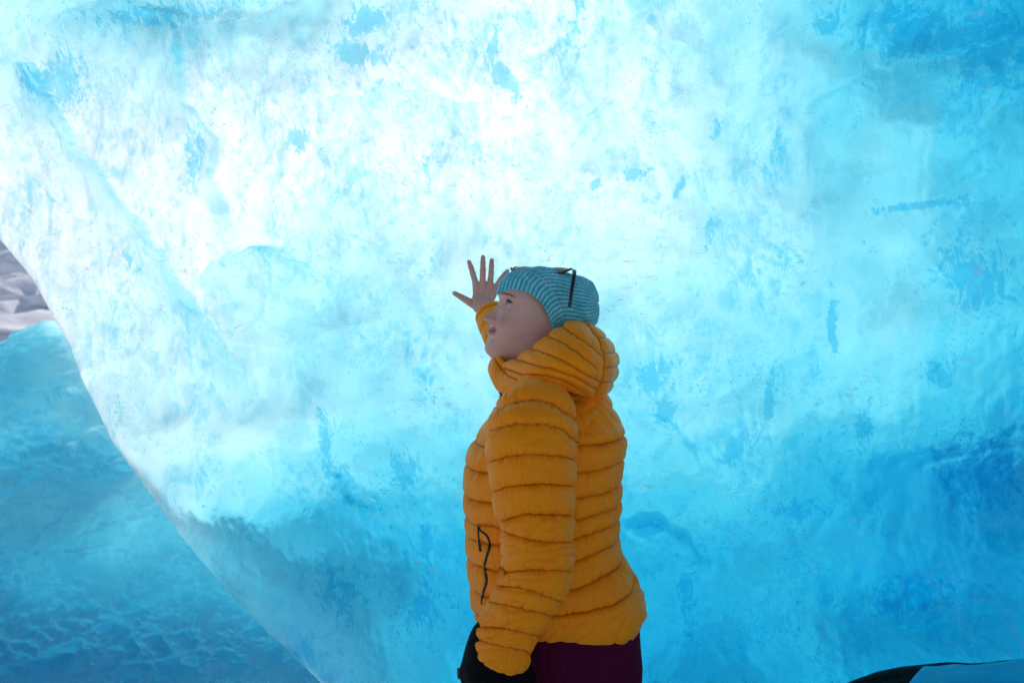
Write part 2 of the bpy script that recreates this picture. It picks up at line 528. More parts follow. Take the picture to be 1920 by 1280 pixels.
def wall_inner(X, Z):
    Y = wall_y(X, Z)
    P = np.stack([X, Y, Z], -1)
    px, py = PX(P)
    wx = px + 9 * fbm2(px / 60, py / 60, 3, 40); wy = py + 9 * fbm2(px / 60, py / 60, 3, 50)
    h = 0.030 * fbm2(X * 1.1, Z * 1.1, 2, 1) + 0.004 * fbm2(X * 4, Z * 3.0, 3, 2)
    # soft melt cups with sharper rims
    cup = np.abs(fbm2(X * 1.9 + 0.3 * n2(X * 3, Z * 3, 5), Z * 1.9, 2, 8))
    h = h + 0.010 * np.exp(-cup * 5)
    g = 0.012 * fbm2(X * 7, Z * 5, 4, 12, .6)
    lowl = sstep(1010, 1130, py + .12 * px) * (1 - sstep(350, 620, px)); g = g + lowl * (0.03 * (.5 - np.abs(fbm2(X * 3.4, Z * 5.5, 4, 28, .55))) + .03 * fbm2(X * 2, Z * 3, 2, 29))
    for poly, hh, wl, wr in RIDGES:
        d, s, t = poly_dist(wx, wy, poly)
        fade = sstep(0, 0.15, t) * (1 - sstep(0.75, 1.0, t))
        sd_ = d * s
        step = 0.5 + 0.5 * np.tanh(sd_ / 7.0)
        prof = -np.exp(-d / wl) * (1 - step) * 0.6 + np.exp(-d / wr) * step * 1.0
        g = g + 3.4 * hh * prof * fade
    # flat where the palm rests
    hd = np.hypot(px - 905, py - 535)
    m = 1 - sstep(50, 110, hd)
    h = h * (1 - m) + 0.012 * m; g = g * (1 - m)
    return Y - h, g, px, py


def closed_slab(A, B, nr, nc):
    n = len(A)
    F1 = grid_faces(nr, nc); F2 = grid_faces(nr, nc)[:, ::-1] + n
    idx = np.arange(n).reshape(nr, nc)
    ring = np.concatenate([idx[0, :], idx[1:, -1], idx[-1, -2::-1], idx[-2:0:-1, 0]])
    nxt = np.roll(ring, -1)
    F3 = np.stack([nxt, ring, ring + n, nxt + n], -1)
    V = np.concatenate([A, B]); f = F1[len(F1) // 2]
    nn = np.cross(V[f[1]] - V[f[0]], V[f[2]] - V[f[0]])
    F = np.concatenate([F1, F2, F3])
    if nn[1] > 0: F = F[:, ::-1]
    return V, F, np.concatenate([np.zeros(n), np.ones(n)])


def build_wall():
    ice = mat_ice()
    # rows by height, fine inside the view
    zs = np.concatenate([np.linspace(-0.25, 0.35, 14, endpoint=False), np.arange(0.35, 2.75, 0.0065), np.linspace(2.75, 3.2, 30)])
    us = np.concatenate([np.linspace(0, 1, 560, endpoint=False) ** 1.0 * 0.86, np.linspace(0.86, 1.0, 40)])
    # real X of the lip for each height
    lipx = []
    for z in zs:
        x = -1.5
        for _ in range(12):
            y = float(wall_y(np.array(x), np.array(z)))
            py = 640 - (z - CAM_Z) / (K * y)
            ys_ = [p[1] for p in LIP]; xs_ = [p[0] for p in LIP]
            x = 0.5 * x + 0.5 * (np.interp(py, ys_, xs_) - 960) * K * y
        lipx.append(x)
    lipx = smooth1(np.array(lipx), 5)
    lipx = lipx + 0.010 * fbm2(zs * 5, zs * 0, 3, 77)
    XR = 2.9
    X = lipx[:, None] + (XR - lipx[:, None]) * us[None, :]
    Z = np.repeat(zs[:, None], len(us), 1)
    Yi, G, px, py = wall_inner(X, Z)
    TB = bilin(px + 40 * fbm2(px / 240, py / 240, 3, 60), py + 40 * fbm2(px / 240, py / 240, 3, 70))
    TB = np.maximum(TB, 0); T = 0.012 + 0.15 * TB + 0.040 * TB ** 2
    T = T * (1 + 0.16 * fbm2(X * 1.5, Z * 1.1, 3, 21, 0.5)) + 0.02 * np.abs(fbm2(X * 3.2, Z * 1.8, 3, 31, .5))
    T = np.clip(T, 0.022, None)
    e = (X - lipx[:, None])
    el, _, _ = poly_dist(px, py, [(a_, b_) for a_, b_ in LIP])
    el = el * K * 2.7
    tp = 0.40 + 0.60 * sstep(0, 0.9, el); lw_ = sstep(800, 1060, py); tl = 0.72 + 0.28 * sstep(0, 0.25, el); T = T * (tp * (1 - lw_) + lw_ * tl)
    e = np.minimum(e, el)
    lipw = 0.09
    rr = 1 - np.sqrt(np.clip(1 - np.clip(1 - e / lipw, 0, 1) ** 2, 0, 1))
    G = np.maximum(G, -0.5 * T)
    Yi2 = Yi - G * sstep(0.0, 0.12, e) + rr * 0.055
    Yo = Yi + T
    Yo = np.where(e < lipw, np.maximum(Yi2 + 0.002, Yi2 * 0 + Yi + T - rr * 0.03), Yo)
    nz, nu = X.shape
    A = np.stack([X, Yi2, Z], -1).reshape(-1, 3)
    B = np.stack([X - 0.0 * T, Yo, Z + 0.25 * T], -1).reshape(-1, 3)
    n = len(A)
    V, F, w = closed_slab(A, B, nz, nu)
    cv = 0
    for cx, cy, rx, ry, rot, amp in CLEAR:
        ca, sa = math.cos(rot), math.sin(rot)
        ux = ((px - cx) * ca + (py - cy) * sa) / rx; uy = (-(px - cx) * sa + (py - cy) * ca) / ry
        cv = np.maximum(cv, amp * np.exp(-(ux * ux + uy * uy)))
    clearv = np.concatenate([cv.ravel(), np.zeros(n)])
    o = mesh_obj('ice_wall', V, F, ice, attrs={'weathered': w, 'clear': clearv})
    tag(o, 'tall glowing wall of translucent blue and white glacier ice behind the person', 'ice wall')
    return o


def snow_material(name, c_hi, c_lo, scale=4.0, bump=0.6, sss=0.0):
    q = NT(name); v = q.map()
    a = q.noise(v, scale, 9, 0.62, 0.4); b = q.noise(v, scale * 9, 6, 0.6, 0.2)
    col = q.mix(q.ramp(a, [(0.38, 0.0), (0.66, 1.0)]), c_hi, c_lo)
    nb = q.bump(q.noise(v, scale * 3, 3, 0.5), bump, 0.03); nb = q.bump(b, bump * 0.5, 0.004, nb)
    p = q.n('ShaderNodeBsdfPrincipled', ins={'Base Color': col, 'Roughness': 0.55, 'Normal': nb,
            'Subsurface Weight': sss, 'Subsurface Radius': (0.02, 0.06, 0.09), 'Subsurface Scale': 1.0, 'IOR': 1.31})
    q.l(p.outputs[0], q.out.inputs[0])
    return q.m


def build_setting():
    snow = snow_material('wind_packed_snow', (0.80, 0.84, 0.88), (0.62, 0.70, 0.78), 1.2)
    # ground sheet to the horizon, fine near the cave
    def axis(lim, near, n):
        a = np.linspace(0, 1, n)
        r = near * a + (lim - near) * a ** 6
        return np.concatenate([-r[:0:-1], r])
    gx = axis(900, 7, 90); gy = axis(900, 7, 90)
    X, Y = np.meshgrid(gx, gy, indexing='ij')
    R = np.hypot(X, Y)
    Z = 0.04 * fbm2(X * 1.3, Y * 1.3, 4, 11) * np.exp(-R / 30) + 3.0 * n2(X / 60, Y / 60, 4) * sstep(12, 90, R) * sstep(0, 60, R)
    feet = np.hypot(X - 0.12, Y - 1.85)
    Z = Z * sstep(0.35, 1.0, feet)
    V = np.stack([X, Y, Z], -1).reshape(-1, 3)
    g = mesh_obj('ground', V, grid_faces(len(gx), len(gy)), snow); g['kind'] = 'structure'
    # far slope outside the cave
    q = NT('snowy_rock'); v = q.map()
    a = q.noise(v, 0.22, 10, 0.68, 0.5); b = q.noise(v, 1.1, 6, 0.7)
    col = q.mix(q.ramp(q.math('ADD', q.math('MULTIPLY', a, 0.7), q.math('MULTIPLY', b, 0.3)), [(0.40, 0.0), (0.62, 1.0)]), (0.90, 0.88, 0.93), (0.98, 0.98, 0.99))
    p = q.n('ShaderNodeBsdfPrincipled', ins={'Base Color': col, 'Roughness': 0.9, 'Normal': q.bump(a, 0.3, 0.8)})
    q.l(p.outputs[0], q.out.inputs[0])
    xs = np.linspace(-150, 60, 130); ts = np.linspace(0, 1, 60)
    X, T_ = np.meshgrid(xs, ts, indexing='ij')
    Yb = 62 + 48 * T_ + 0.1 * np.abs(X)
    Zb = -2 + 19 * T_ ** 1.1 + 2 * fbm2(X / 14, T_ * 4, 5, 9, .55)
    m = mesh_obj('mountain_slope', np.stack([X, Yb + 4 * fbm2(X / 9, T_ * 6, 4, 3), Zb], -1).reshape(-1, 3), grid_faces(130, 60)[:, ::-1], q.m)
    m['kind'] = 'structure'

    # blue snow bank behind the lip of the ice
    bank_mat = mat_ice('old_snow_ice', True)
    nx, nt = 420, 360
    s = np.linspace(0, 1, nx); t = np.linspace(0, 1, nt)
    S, Tt = np.meshgrid(s, t, indexing='ij')
    pxn = -260 + 960 * S
    YB = 4.55 - 0.80 * sstep(120, 480, pxn)
    Xn = (pxn - 960) * K * YB
    crest = CAM_Z + (640 - np.interp(pxn, [-260, -60, 0, 50, 90, 130, 200, 300, 370, 460, 640], [690, 672, 655, 618, 600, 625, 730, 860, 960, 1040, 1090])) * K * YB
    Yc = YB + 0 * Xn
    Yf = 3.32 + 0.06 * sstep(120, 480, pxn)
    prof = np.sin(Tt * math.pi / 2) ** 0.9
    Xb = Xn; Yb = Yf + (Yc - Yf) * Tt ** 0.8; Zb = -0.06 + (crest + 0.06) * prof
    lump = 0.09 * fbm2(Xb * 1.6, Zb * 2.6, 2, 27) + 0.05 * fbm2(Xb * 3.1, Zb * 4.2, 4, 15, 0.55) + 0.12 * (0.5 - np.abs(fbm2(Xb * 2.6 + 3, Zb * 4.4, 5, 17, .5)))
    low = np.exp(-((Zb - 0.2) / 0.3) ** 2) * 0.10 * (.6 - np.abs(fbm2(Xb * 7, Zb * 8, 4, 19, .5)))
    h1 = np.exp(-(((Xb + 2.55) / 0.38) ** 2 + ((Zb - 0.88 - .05 * np.sin(Xb * 9)) / 0.07) ** 2)); h2 = np.exp(-(((Xb + 2.95) / 0.22) ** 2 + ((Zb - 0.32) / 0.16) ** 2)); hollow = 0.16 * h1 + 0.12 * h2
    thick = 0.30 + 0.28 * (1 - sstep(0.15, 0.75, Zb)) * 1.0 + 0.8 * lump + 0.45 * h1 + 0.6 * h2 + 0.10 * (1 - Tt)
    thick = np.clip(thick, 0.12, None) * (0.35 + 0.65 * sstep(0, 0.25, 1 - Tt))
    Yb = Yb - lump - low + hollow * .6
    A = np.stack([Xb, Yb, Zb], -1).reshape(-1, 3); B = np.stack([Xb, Yb + thick, Zb - 0.12 * (1 - Tt)], -1).reshape(-1, 3)
    V, Fb, w = closed_slab(A, B, nx, nt)
    o = mesh_obj('snow_bank', V, Fb, bank_mat, attrs={'weathered': w, 'clear': 0 * w})
    tag(o, 'lumpy blue shaded snow bank below the hanging edge of the ice wall', 'snow bank')

    # lower right corner: near-black solid in place of a dark recess, smooth ice shelf
    recess_mat = simple_mat('recess_black', (0.006, 0.003, 0.005), 0.7, spec=0.1, noise_amt=0.6, nscale=14, bump=0.6, bdist=0.01)
    th = np.linspace(0, 2 * np.pi, 72, endpoint=False); ph = np.linspace(0, np.pi, 40)
    PH, THh = np.meshgrid(ph, th, indexing='ij')
    D = np.stack([np.sin(PH) * np.cos(THh), np.sin(PH) * np.sin(THh), np.cos(PH)], -1)
    r = 1 + 0.04 * fbm3(D * 1.7, 3, 5)
    c = np.array([1.25, 2.12, 0.0])
    V = (D * r[..., None] * np.array([0.82, 0.24, 0.662]) + c).reshape(-1, 3)
    V[:, 2] += 0.05 * (V[:, 0] - 1.32)
    o = mesh_obj('recess', V, grid_faces(40, 72, True), recess_mat)
    tag(o, 'near-black solid in place of a dark recess at the foot of the ice wall beside the pale ice shelf', 'recess')
    shelf_mat = snow_material('shelf_ice', (0.005, 0.46, 0.74), (0.002, 0.36, 0.62), 2.5, 0.35)
    nx, ny = 160, 90
    s = np.linspace(0, 1, nx); t = np.linspace(0, 1, ny)
    S, Tt = np.meshgrid(s, t, indexing='ij')
    Xs = 0.83 + 1.4 * S; 
    top = np.interp(Xs, [0.83, 0.845, 0.86, 0.89, 1.08, 1.6, 2.3], [0.30, 0.62, 0.755, 0.802, 0.816, 0.83, 0.84])
    ang = Tt * np.pi * 0.62
    Ys = 1.62 - 0.22 * np.cos(ang * 1.0) + 0.14 * Tt
    Zs = -0.05 + (top + 0.05) * np.sin(np.clip(ang * 1.25, 0, np.pi / 2)) ** 0.8 - 0.10 * sstep(0.75, 1.0, Tt)
    Zs = Zs + 0.012 * fbm2(Xs * 5, Ys * 6, 4, 23)
    V = np.stack([Xs, Ys, Zs], -1).reshape(-1, 3)
    o = mesh_obj('ice_shelf', V, grid_faces(nx, ny), shelf_mat)
    tag(o, 'smooth pale blue ice shelf in the foreground in front of the dark recess', 'ice shelf')


build_wall()
build_setting()

# ================================================================== THE PERSON
U = K * YP                       # metres per photo pixel at the person's mid plane


def L(px, py, d=0.0):
    """point of the person: photo position at depth offset d (m) from the mid plane"""
    return W(px, py, YP + np.asarray(d, float))


def M(px, py, d=0.0):
    """same, but px/py measured in the mid plane (orthographic), d in metres"""
    px = np.asarray(px, float); py = np.asarray(py, float); d = np.asarray(d, float)
    return np.stack(np.broadcast_arrays((px - 960) * U, YP + d, CAM_Z + (640 - py) * U), -1)


# ---------------------------------------------------------------- materials
def mat_skin():
    q = NT('skin'); v = q.map()
    a = q.noise(v, 28, 4, 0.6); b = q.noise(v, 420, 4, 0.6)
    base = q.mix(a, (0.70, 0.42, 0.33), (0.60, 0.31, 0.235))
    rosy = q.n('ShaderNodeAttribute', attribute_name='rosy').outputs['Fac']
    lips = q.n('ShaderNodeAttribute', attribute_name='lips').outputs['Fac']
    c = q.mix(q.math('MULTIPLY', rosy, 0.42, clamp=True), base, (0.52, 0.16, 0.12))
    c = q.mix(q.math('MULTIPLY', lips, 0.85, clamp=True), c, (0.46, 0.15, 0.14))
    nb = q.bump(b, 0.25, 0.0006)
    p = q.n('ShaderNodeBsdfPrincipled', ins={'Base Color': c, 'Roughness': 0.48, 'Subsurface Weight': 0.12,
            'Subsurface Radius': (0.010, 0.004, 0.002), 'Subsurface Scale': 1.0, 'Normal': nb, 'Specular IOR Level': 0.45})
    q.l(p.outputs[0], q.out.inputs[0]); return q.m


def mat_nylon():
    q = NT('orange_nylon'); v = q.map()
    a = q.noise(v, 9, 5, 0.6); f = q.noise(v, 70, 6, 0.65, 0.6)
    weave = q.noise(v, 900, 2, 0.5)
    c = q.mix(a, (1.0, 0.30, 0.0), (0.93, 0.245, 0.0))
    seam_shade = q.n('ShaderNodeAttribute', attribute_name='seam_shade').outputs['Fac']
    c = q.mix(q.math('MULTIPLY', seam_shade, 0.62), c, (0.20, 0.05, 0.003))  # shadow in the stitched creases painted into the colour
    nb = q.bump(f, 0.35, 0.003); nb = q.bump(weave, 0.15, 0.0004, nb)
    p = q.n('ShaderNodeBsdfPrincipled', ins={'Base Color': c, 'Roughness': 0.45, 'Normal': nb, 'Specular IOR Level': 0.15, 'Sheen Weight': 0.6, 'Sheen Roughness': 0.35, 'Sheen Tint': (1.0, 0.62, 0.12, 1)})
    q.l(p.outputs[0], q.out.inputs[0]); return q.m


def mat_knit():
    q = NT('teal_wool_knit'); v = q.map()
    a = q.noise(v, 35, 5, 0.7, 0.5); b = q.noise(v, 260, 5, 0.7)
    rib_shade = q.n('ShaderNodeAttribute', attribute_name='rib_shade').outputs['Fac']
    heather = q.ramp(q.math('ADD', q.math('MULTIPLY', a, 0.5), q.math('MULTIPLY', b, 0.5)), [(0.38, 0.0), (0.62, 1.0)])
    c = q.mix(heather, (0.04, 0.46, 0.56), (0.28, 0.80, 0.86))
    c = q.mix(q.math('MULTIPLY', rib_shade, 0.85), c, (0.02, 0.15, 0.20))  # shade in the valleys between ribs put into the wool colour
    nb = q.bump(b, 0.9, 0.0016)
    p = q.n('ShaderNodeBsdfPrincipled', ins={'Base Color': c, 'Roughness': 0.95, 'Normal': nb, 'Sheen Weight': 0.5, 'Sheen Roughness': 0.4, 'Specular IOR Level': 0.1})
    q.l(p.outputs[0], q.out.inputs[0]); return q.m


M_SKIN = mat_skin(); M_NYLON = mat_nylon(); M_KNIT = mat_knit()
M_TROUSERS = simple_mat('maroon_cloth', (0.080, 0.003, 0.026), 0.85, spec=0.1, noise_amt=0.3, nscale=30, bump=0.35, bdist=0.004)
M_BLACK = simple_mat('black_cloth', (0.004, 0.004, 0.004), 0.8, spec=0.08, noise_amt=0.3, nscale=80, bump=0.4, bdist=0.002)
M_BOOT = simple_mat('dark_boot_leather', (0.02, 0.018, 0.016), 0.5)
M_ZIP = simple_mat('black_zip', (0.010, 0.010, 0.012), 0.35, nscale=300, bump=0.3)
M_FRAME = simple_mat('black_frame_plastic', (0.012, 0.011, 0.014), 0.25, noise_amt=0.0)
M_HAIR = simple_mat('red_brown_hair', (0.30, 0.12, 0.05), 0.5, noise_amt=0.5, nscale=120)
M_BROW = simple_mat('brow_hair', (0.22, 0.11, 0.07), 0.6)
M_LASH = simple_mat('lash_hair', (0.015, 0.010, 0.008), 0.5)
NAIL = simple_mat('nail', (0.66, 0.40, 0.34), 0.3, noise_amt=0.0)
M_GOLD = simple_mat('gold', (0.75, 0.5, 0.2), 0.22, metal=1.0, noise_amt=0.0)

# ---------------------------------------------------------------- head frame
TILT = math.radians(15.0); YAW = math.radians(16.0)
HF = np.array([-math.cos(TILT), 0, math.sin(TILT)])     # face-forward in the profile plane
HG = np.array([-math.sin(TILT), 0, -math.cos(TILT)])    # down the face
HD = np.array([0, 1.0, 0])                              # away from the camera
HFy = HF * math.cos(YAW) - HD * math.sin(YAW)           # turned a little towards the camera
HDy = HD * math.cos(YAW) + HF * math.sin(YAW)
HO = M(985, 600, 0.0)


def head_pt(a, b, d):
    """a down the face, b forward, d to the far side, in photo pixels (x U metres)"""
    a = np.asarray(a, float)[..., None]; b = np.asarray(b, float)[..., None]; d = np.asarray(d, float)[..., None]
    return HO + U * (a * HG + b * HFy + d * HDy)


def head_local(P):
    Q = (P - HO) / U
    return Q @ HG, Q @ HFy, Q @ HDy


# profile without nose and lips (a, b)
BASE = np.array([(-95, 15), (-80, 34), (-60, 48), (-45, 56.5), (-32, 60.5), (-22, 58.5), (-12, 57), (0, 57.5), (12, 59), (24, 62), (32, 62.5),
                 (40, 61.5), (50, 58.5), (58, 60), (66, 62), (73, 60.5), (79, 55), (83, 47), (86, 30)])
WID = np.array([(-95, 22), (-75, 40), (-50, 51), (-35, 55), (-20, 56), (-5, 57), (8, 56.5), (20, 54), (32, 49.5), (44, 42.5), (54, 36.5), (63, 31), (72, 25), (79, 18), (86, 10)])
NOSE = np.array([(-26, 0), (-18, 0.8), (-10, 3), (-3, 6.4), (4, 11.0), (10, 17), (14.0, 21.0), (17, 20.8), (20, 16), (22.5, 8), (25, 3), (28, 0.5), (30, 0)])


def head_field():
    """builds the head as an implicit surface on a grid; returns a function F(P) in metres"""
    def F(P):
        a, b, d = head_local(P)
        ad = np.abs(d)
        A = np.interp(a, BASE[:, 0], BASE[:, 1]); w = np.interp(a, WID[:, 0], WID[:, 1])
        b0 = np.interp(a, [-20, 40, 80], [-8, -2, 10])
        back = np.interp(a, [-90, -60, -20, 10, 40, 60, 86], [45, 68, 82, 78, 62, 46, 30])
        bb = b - b0
        n = 2.25
        # polar radius of the cross section
        r = np.hypot(bb, d) + 1e-6
        c = bb / r; s = ad / r
        front = c > 0
        S = np.where(front, A - b0, back)
        nn = np.where(front, n, 2.1)
        R = 1.0 / ((np.abs(c) / S) ** nn + (s / w) ** nn) ** (1 / nn)
        fr = sstep(0.15, 0.7, c)
        # nose
        nh = np.interp(a, NOSE[:, 0], NOSE[:, 1])
        ns = np.interp(a, [-20, -8, 4, 12, 19, 24], [5.5, 5.0, 5.8, 8.0, 9.5, 9.0])
        add = nh * np.exp(-(ad / ns) ** 2 * 1.0)
        # alae of the nose, nostrils
        add = add + 6.2 * np.exp(-((a - 16.8) / 4.6) ** 2 - ((ad - 12.3) / 3.6) ** 2)
        add = add - 11 * np.exp(-((a - 21.3) / 2.3) ** 2 - ((ad - 7.2) / 2.8) ** 2)
        # philtrum, lips
        cm = np.clip(1 - (ad / 21.0) ** 2, 0, 1)
        smile = -3.2 * (ad / 20.0) ** 2
        add = add + 3.4 * np.exp(-((a - 33.4 - smile) / 3.0) ** 2) * cm ** 0.6
        add = add + 4.2 * np.exp(-((a - 41.0 - smile * 0.8) / 3.6) ** 2) * cm ** 0.8
        add = add - 7.0 * np.exp(-((a - 36.9 - smile) / 1.3) ** 2) * np.clip(1.15 - (ad / 23.0) ** 4, 0, 1)
        add = add - 1.2 * np.exp(-((a - 28) / 4.0) ** 2 - (ad / 2.4) ** 2)
        add = add - 2.2 * np.exp(-((a - 49.5) / 4.0) ** 2 - (ad / 16) ** 2)
        add = add - 1.6 * np.exp(-((a - 34) / 6.0) ** 2 - ((ad - 23.5) / 3.0) ** 2)       # mouth corner
        # naso-labial fold and cheek
        add = add + 3.4 * np.exp(-((a - 14) / 13.0) ** 2 - ((ad - 33) / 11.0) ** 2)
        add = add - 1.3 * np.exp(-((a - 24) / 9.0) ** 2 - ((ad - (17 + 0.35 * (a - 16))) / 2.6) ** 2)
        # eye sockets and brows
        add = add - 7.5 * np.exp(-((a + 19.5) / 8.0) ** 2 - ((ad - 24) / 12.5) ** 2)
        add = add - 3.0 * np.exp(-((a + 18) / 6.0) ** 2 - ((ad - 11) / 5.0) ** 2)
        add = add + 2.6 * np.exp(-((a + 34) / 5.5) ** 2 - ((ad - 20) / 15.0) ** 2)
        add = add - 1.0 * np.exp(-((a + 9) / 3.0) ** 2 - ((ad - 24) / 10.0) ** 2)
        F_ = (r - R - add * fr)
        # eyelids: a shell round the eyeball, opened by an almond
        for sgn in (-1, 1):
            ec = EYE[0], EYE[1], sgn * EYE[2]
            re = np.sqrt((a - ec[0]) ** 2 + (b - ec[1]) ** 2 + (d - ec[2]) ** 2)
            F_ = smin(F_, re - 11.2, 2.0)
            u = (ad - EYE[2]) / 10.5
            up = 4.7 * np.clip(1 - u * u, 0, 1) ** 0.7 + 0.6 * u; lo = -3.0 * np.clip(1 - u * u, 0, 1) ** 0.8 + 0.6 * u
            va = -(a - EYE[0])              # up
            open_ = np.maximum(va - up, lo - va)
            open_ = np.maximum(open_, (np.abs(u) - 1) * 8)
            cut = np.maximum(open_, EYE[1] + 3 - b)
            near = re < 16
            F_ = np.where(near, np.maximum(F_, np.minimum(-cut, 6)), F_)
            # lid crease
            F_ = F_ + 0.9 * np.exp(-((va - up - 2.6) / 0.9) ** 2) * (np.abs(u) < 1.1) * near * (b > EYE[1])
        top = -a - 92
        F_ = np.maximum(F_, top); F_ = np.maximum(F_, a - 85.0)
        return F_ * U * 0.8, a, b, d
    return F


EYE = (-20.0, 38.5, 25.5)


def seg_field(P, p0, p1, r0, r1):
    p0 = np.asarray(p0, float); p1 = np.asarray(p1, float)
    ab = p1 - p0
    t = np.clip(((P - p0) @ ab) / (ab @ ab), 0, 1)
    return np.linalg.norm(P - p0 - t[..., None] * ab, axis=-1) - (r0 + (r1 - r0) * t)


# ---------------------------------------------------------------- right hand on the ice
HAND_Y = float(np.min([wall_inner(np.array([(x - 960) * K * 2.45]), np.array([CAM_Z + (640 - y) * K * 2.45]))[0][0] for x, y in
               ((905, 540), (880, 500), (905, 485), (922, 490), (950, 510), (852, 550))])) - 0.011


def Hn(px, py, off=0.0):
    return W(px, py, HAND_Y - off)


FINGERS = [  # knuckle, middle joint, end joint, tip, radii (px)
    [(892, 531, .006), (886.5, 513, .010), (883, 501, .006), (879.7, 491.5, .000), (6.0, 5.4, 5.0, 4.3)],
    [(905, 528, .006), (905.5, 507, .011), (905.5, 493, .007), (905.6, 482.5, .000), (6.0, 5.5, 5.0, 4.4)],
    [(919, 529, .006), (921, 511, .010), (921.7, 499, .006), (922, 488, .000), (5.8, 5.2, 4.8, 4.2)],
    [(931, 536, .006), (939.5, 523, .009), (946, 514.5, .005), (951.5, 508, .000), (5.4, 4.8, 4.4, 3.8)],
]
THUMB = [(893, 574, .006), (880, 566, .010), (866, 557.5, .008), (852.5, 549.8, .001), (8.0, 7.2, 5.8, 4.6)]
WRIST = Hn(914, 588, 0.030)
UH = K * HAND_Y

EL = M(985, 700, 0.36)          # right elbow
SH = M(1012, 768, 0.185)        # right shoulder
SHL = M(1000, 790, -0.185)      # left shoulder
ELL = M(1000, 1010, -0.26)
WRL = M(948, 1165, -0.215)


def body_prims():
    """list of (p0, p1, r0, r1, k)"""
    pr = []
    # neck and trunk
    pr += [(M(1000, 650, 0), M(1030, 745, 0), .052, .062, .02)]
    for s in (-1, 1):
        pr += [(M(1025, 790, .06 * s), M(1010, 800, .15 * s), .085, .062, .04)]
        pr += [(M(1015, 820, .06 * s), M(1030, 980, .05 * s), .105, .09, .04)]
        pr += [(M(1030, 980, .05 * s), M(1068, 1130, .07 * s), .085, .090, .03)]
        hip = M(1078, 1200, .085 * s); knee = M(1062 + 8 * s, 1500, .085 * s); ank = M(1078 + 8 * s, 1790, .09 * s)
        pr += [(hip, knee, .082, .056, .03), (knee, ank, .062, .040, .02), (ank, M(1010 + 8 * s, 1822, .10 * s), .038, .034, .02)]
    # left arm hangs
    pr += [(SHL, ELL, .055, .042, .02), (ELL, WRL, .042, .026, .015), (WRL, M(925, 1260, -.21), .028, .034, .012)]
    # right arm reaches to the wall
    pr += [(SH, EL, .055, .042, .02), (EL, WRIST, .042, .026, .015)]
    # palm
    for i, f in enumerate(FINGERS):
        kx, ky, ko = f[0]
        pr += [(Hn(905 + (i - 1.5) * 6.5, 574, .012), Hn(kx, ky + 2, .007), 7.4 * UH, 6.6 * UH, .006)]
    pr += [(WRIST, Hn(908, 572, .016), .026, .020, .012)]
    pr += [(Hn(896, 578, .013), Hn(893, 560, .012), 8.5 * UH, 7.5 * UH, .008)]
    for f in FINGERS + [THUMB]:
        R = f[4]
        for j in range(3):
            pr += [(Hn(*f[j]), Hn(*f[j + 1]), R[j] * UH, R[j + 1] * UH, .0022)]
    # knuckle pads
    for f in FINGERS:
        for j in (1, 2):
            c = Hn(f[j][0], f[j][1], f[j][2] + .0010)
            pr += [(c, c + np.array([0, -.0001, .0001]), f[4][j] * UH * .98, f[4][j] * UH * .98, .002)]
    return pr


def graded(spans, end):
    """axis from (start, step) spans"""
    out = []
    for i, (s, st) in enumerate(spans):
        e = spans[i + 1][0] if i + 1 < len(spans) else end
        out.append(np.arange(s, e - st * 0.3, st))
    return np.concatenate(out)


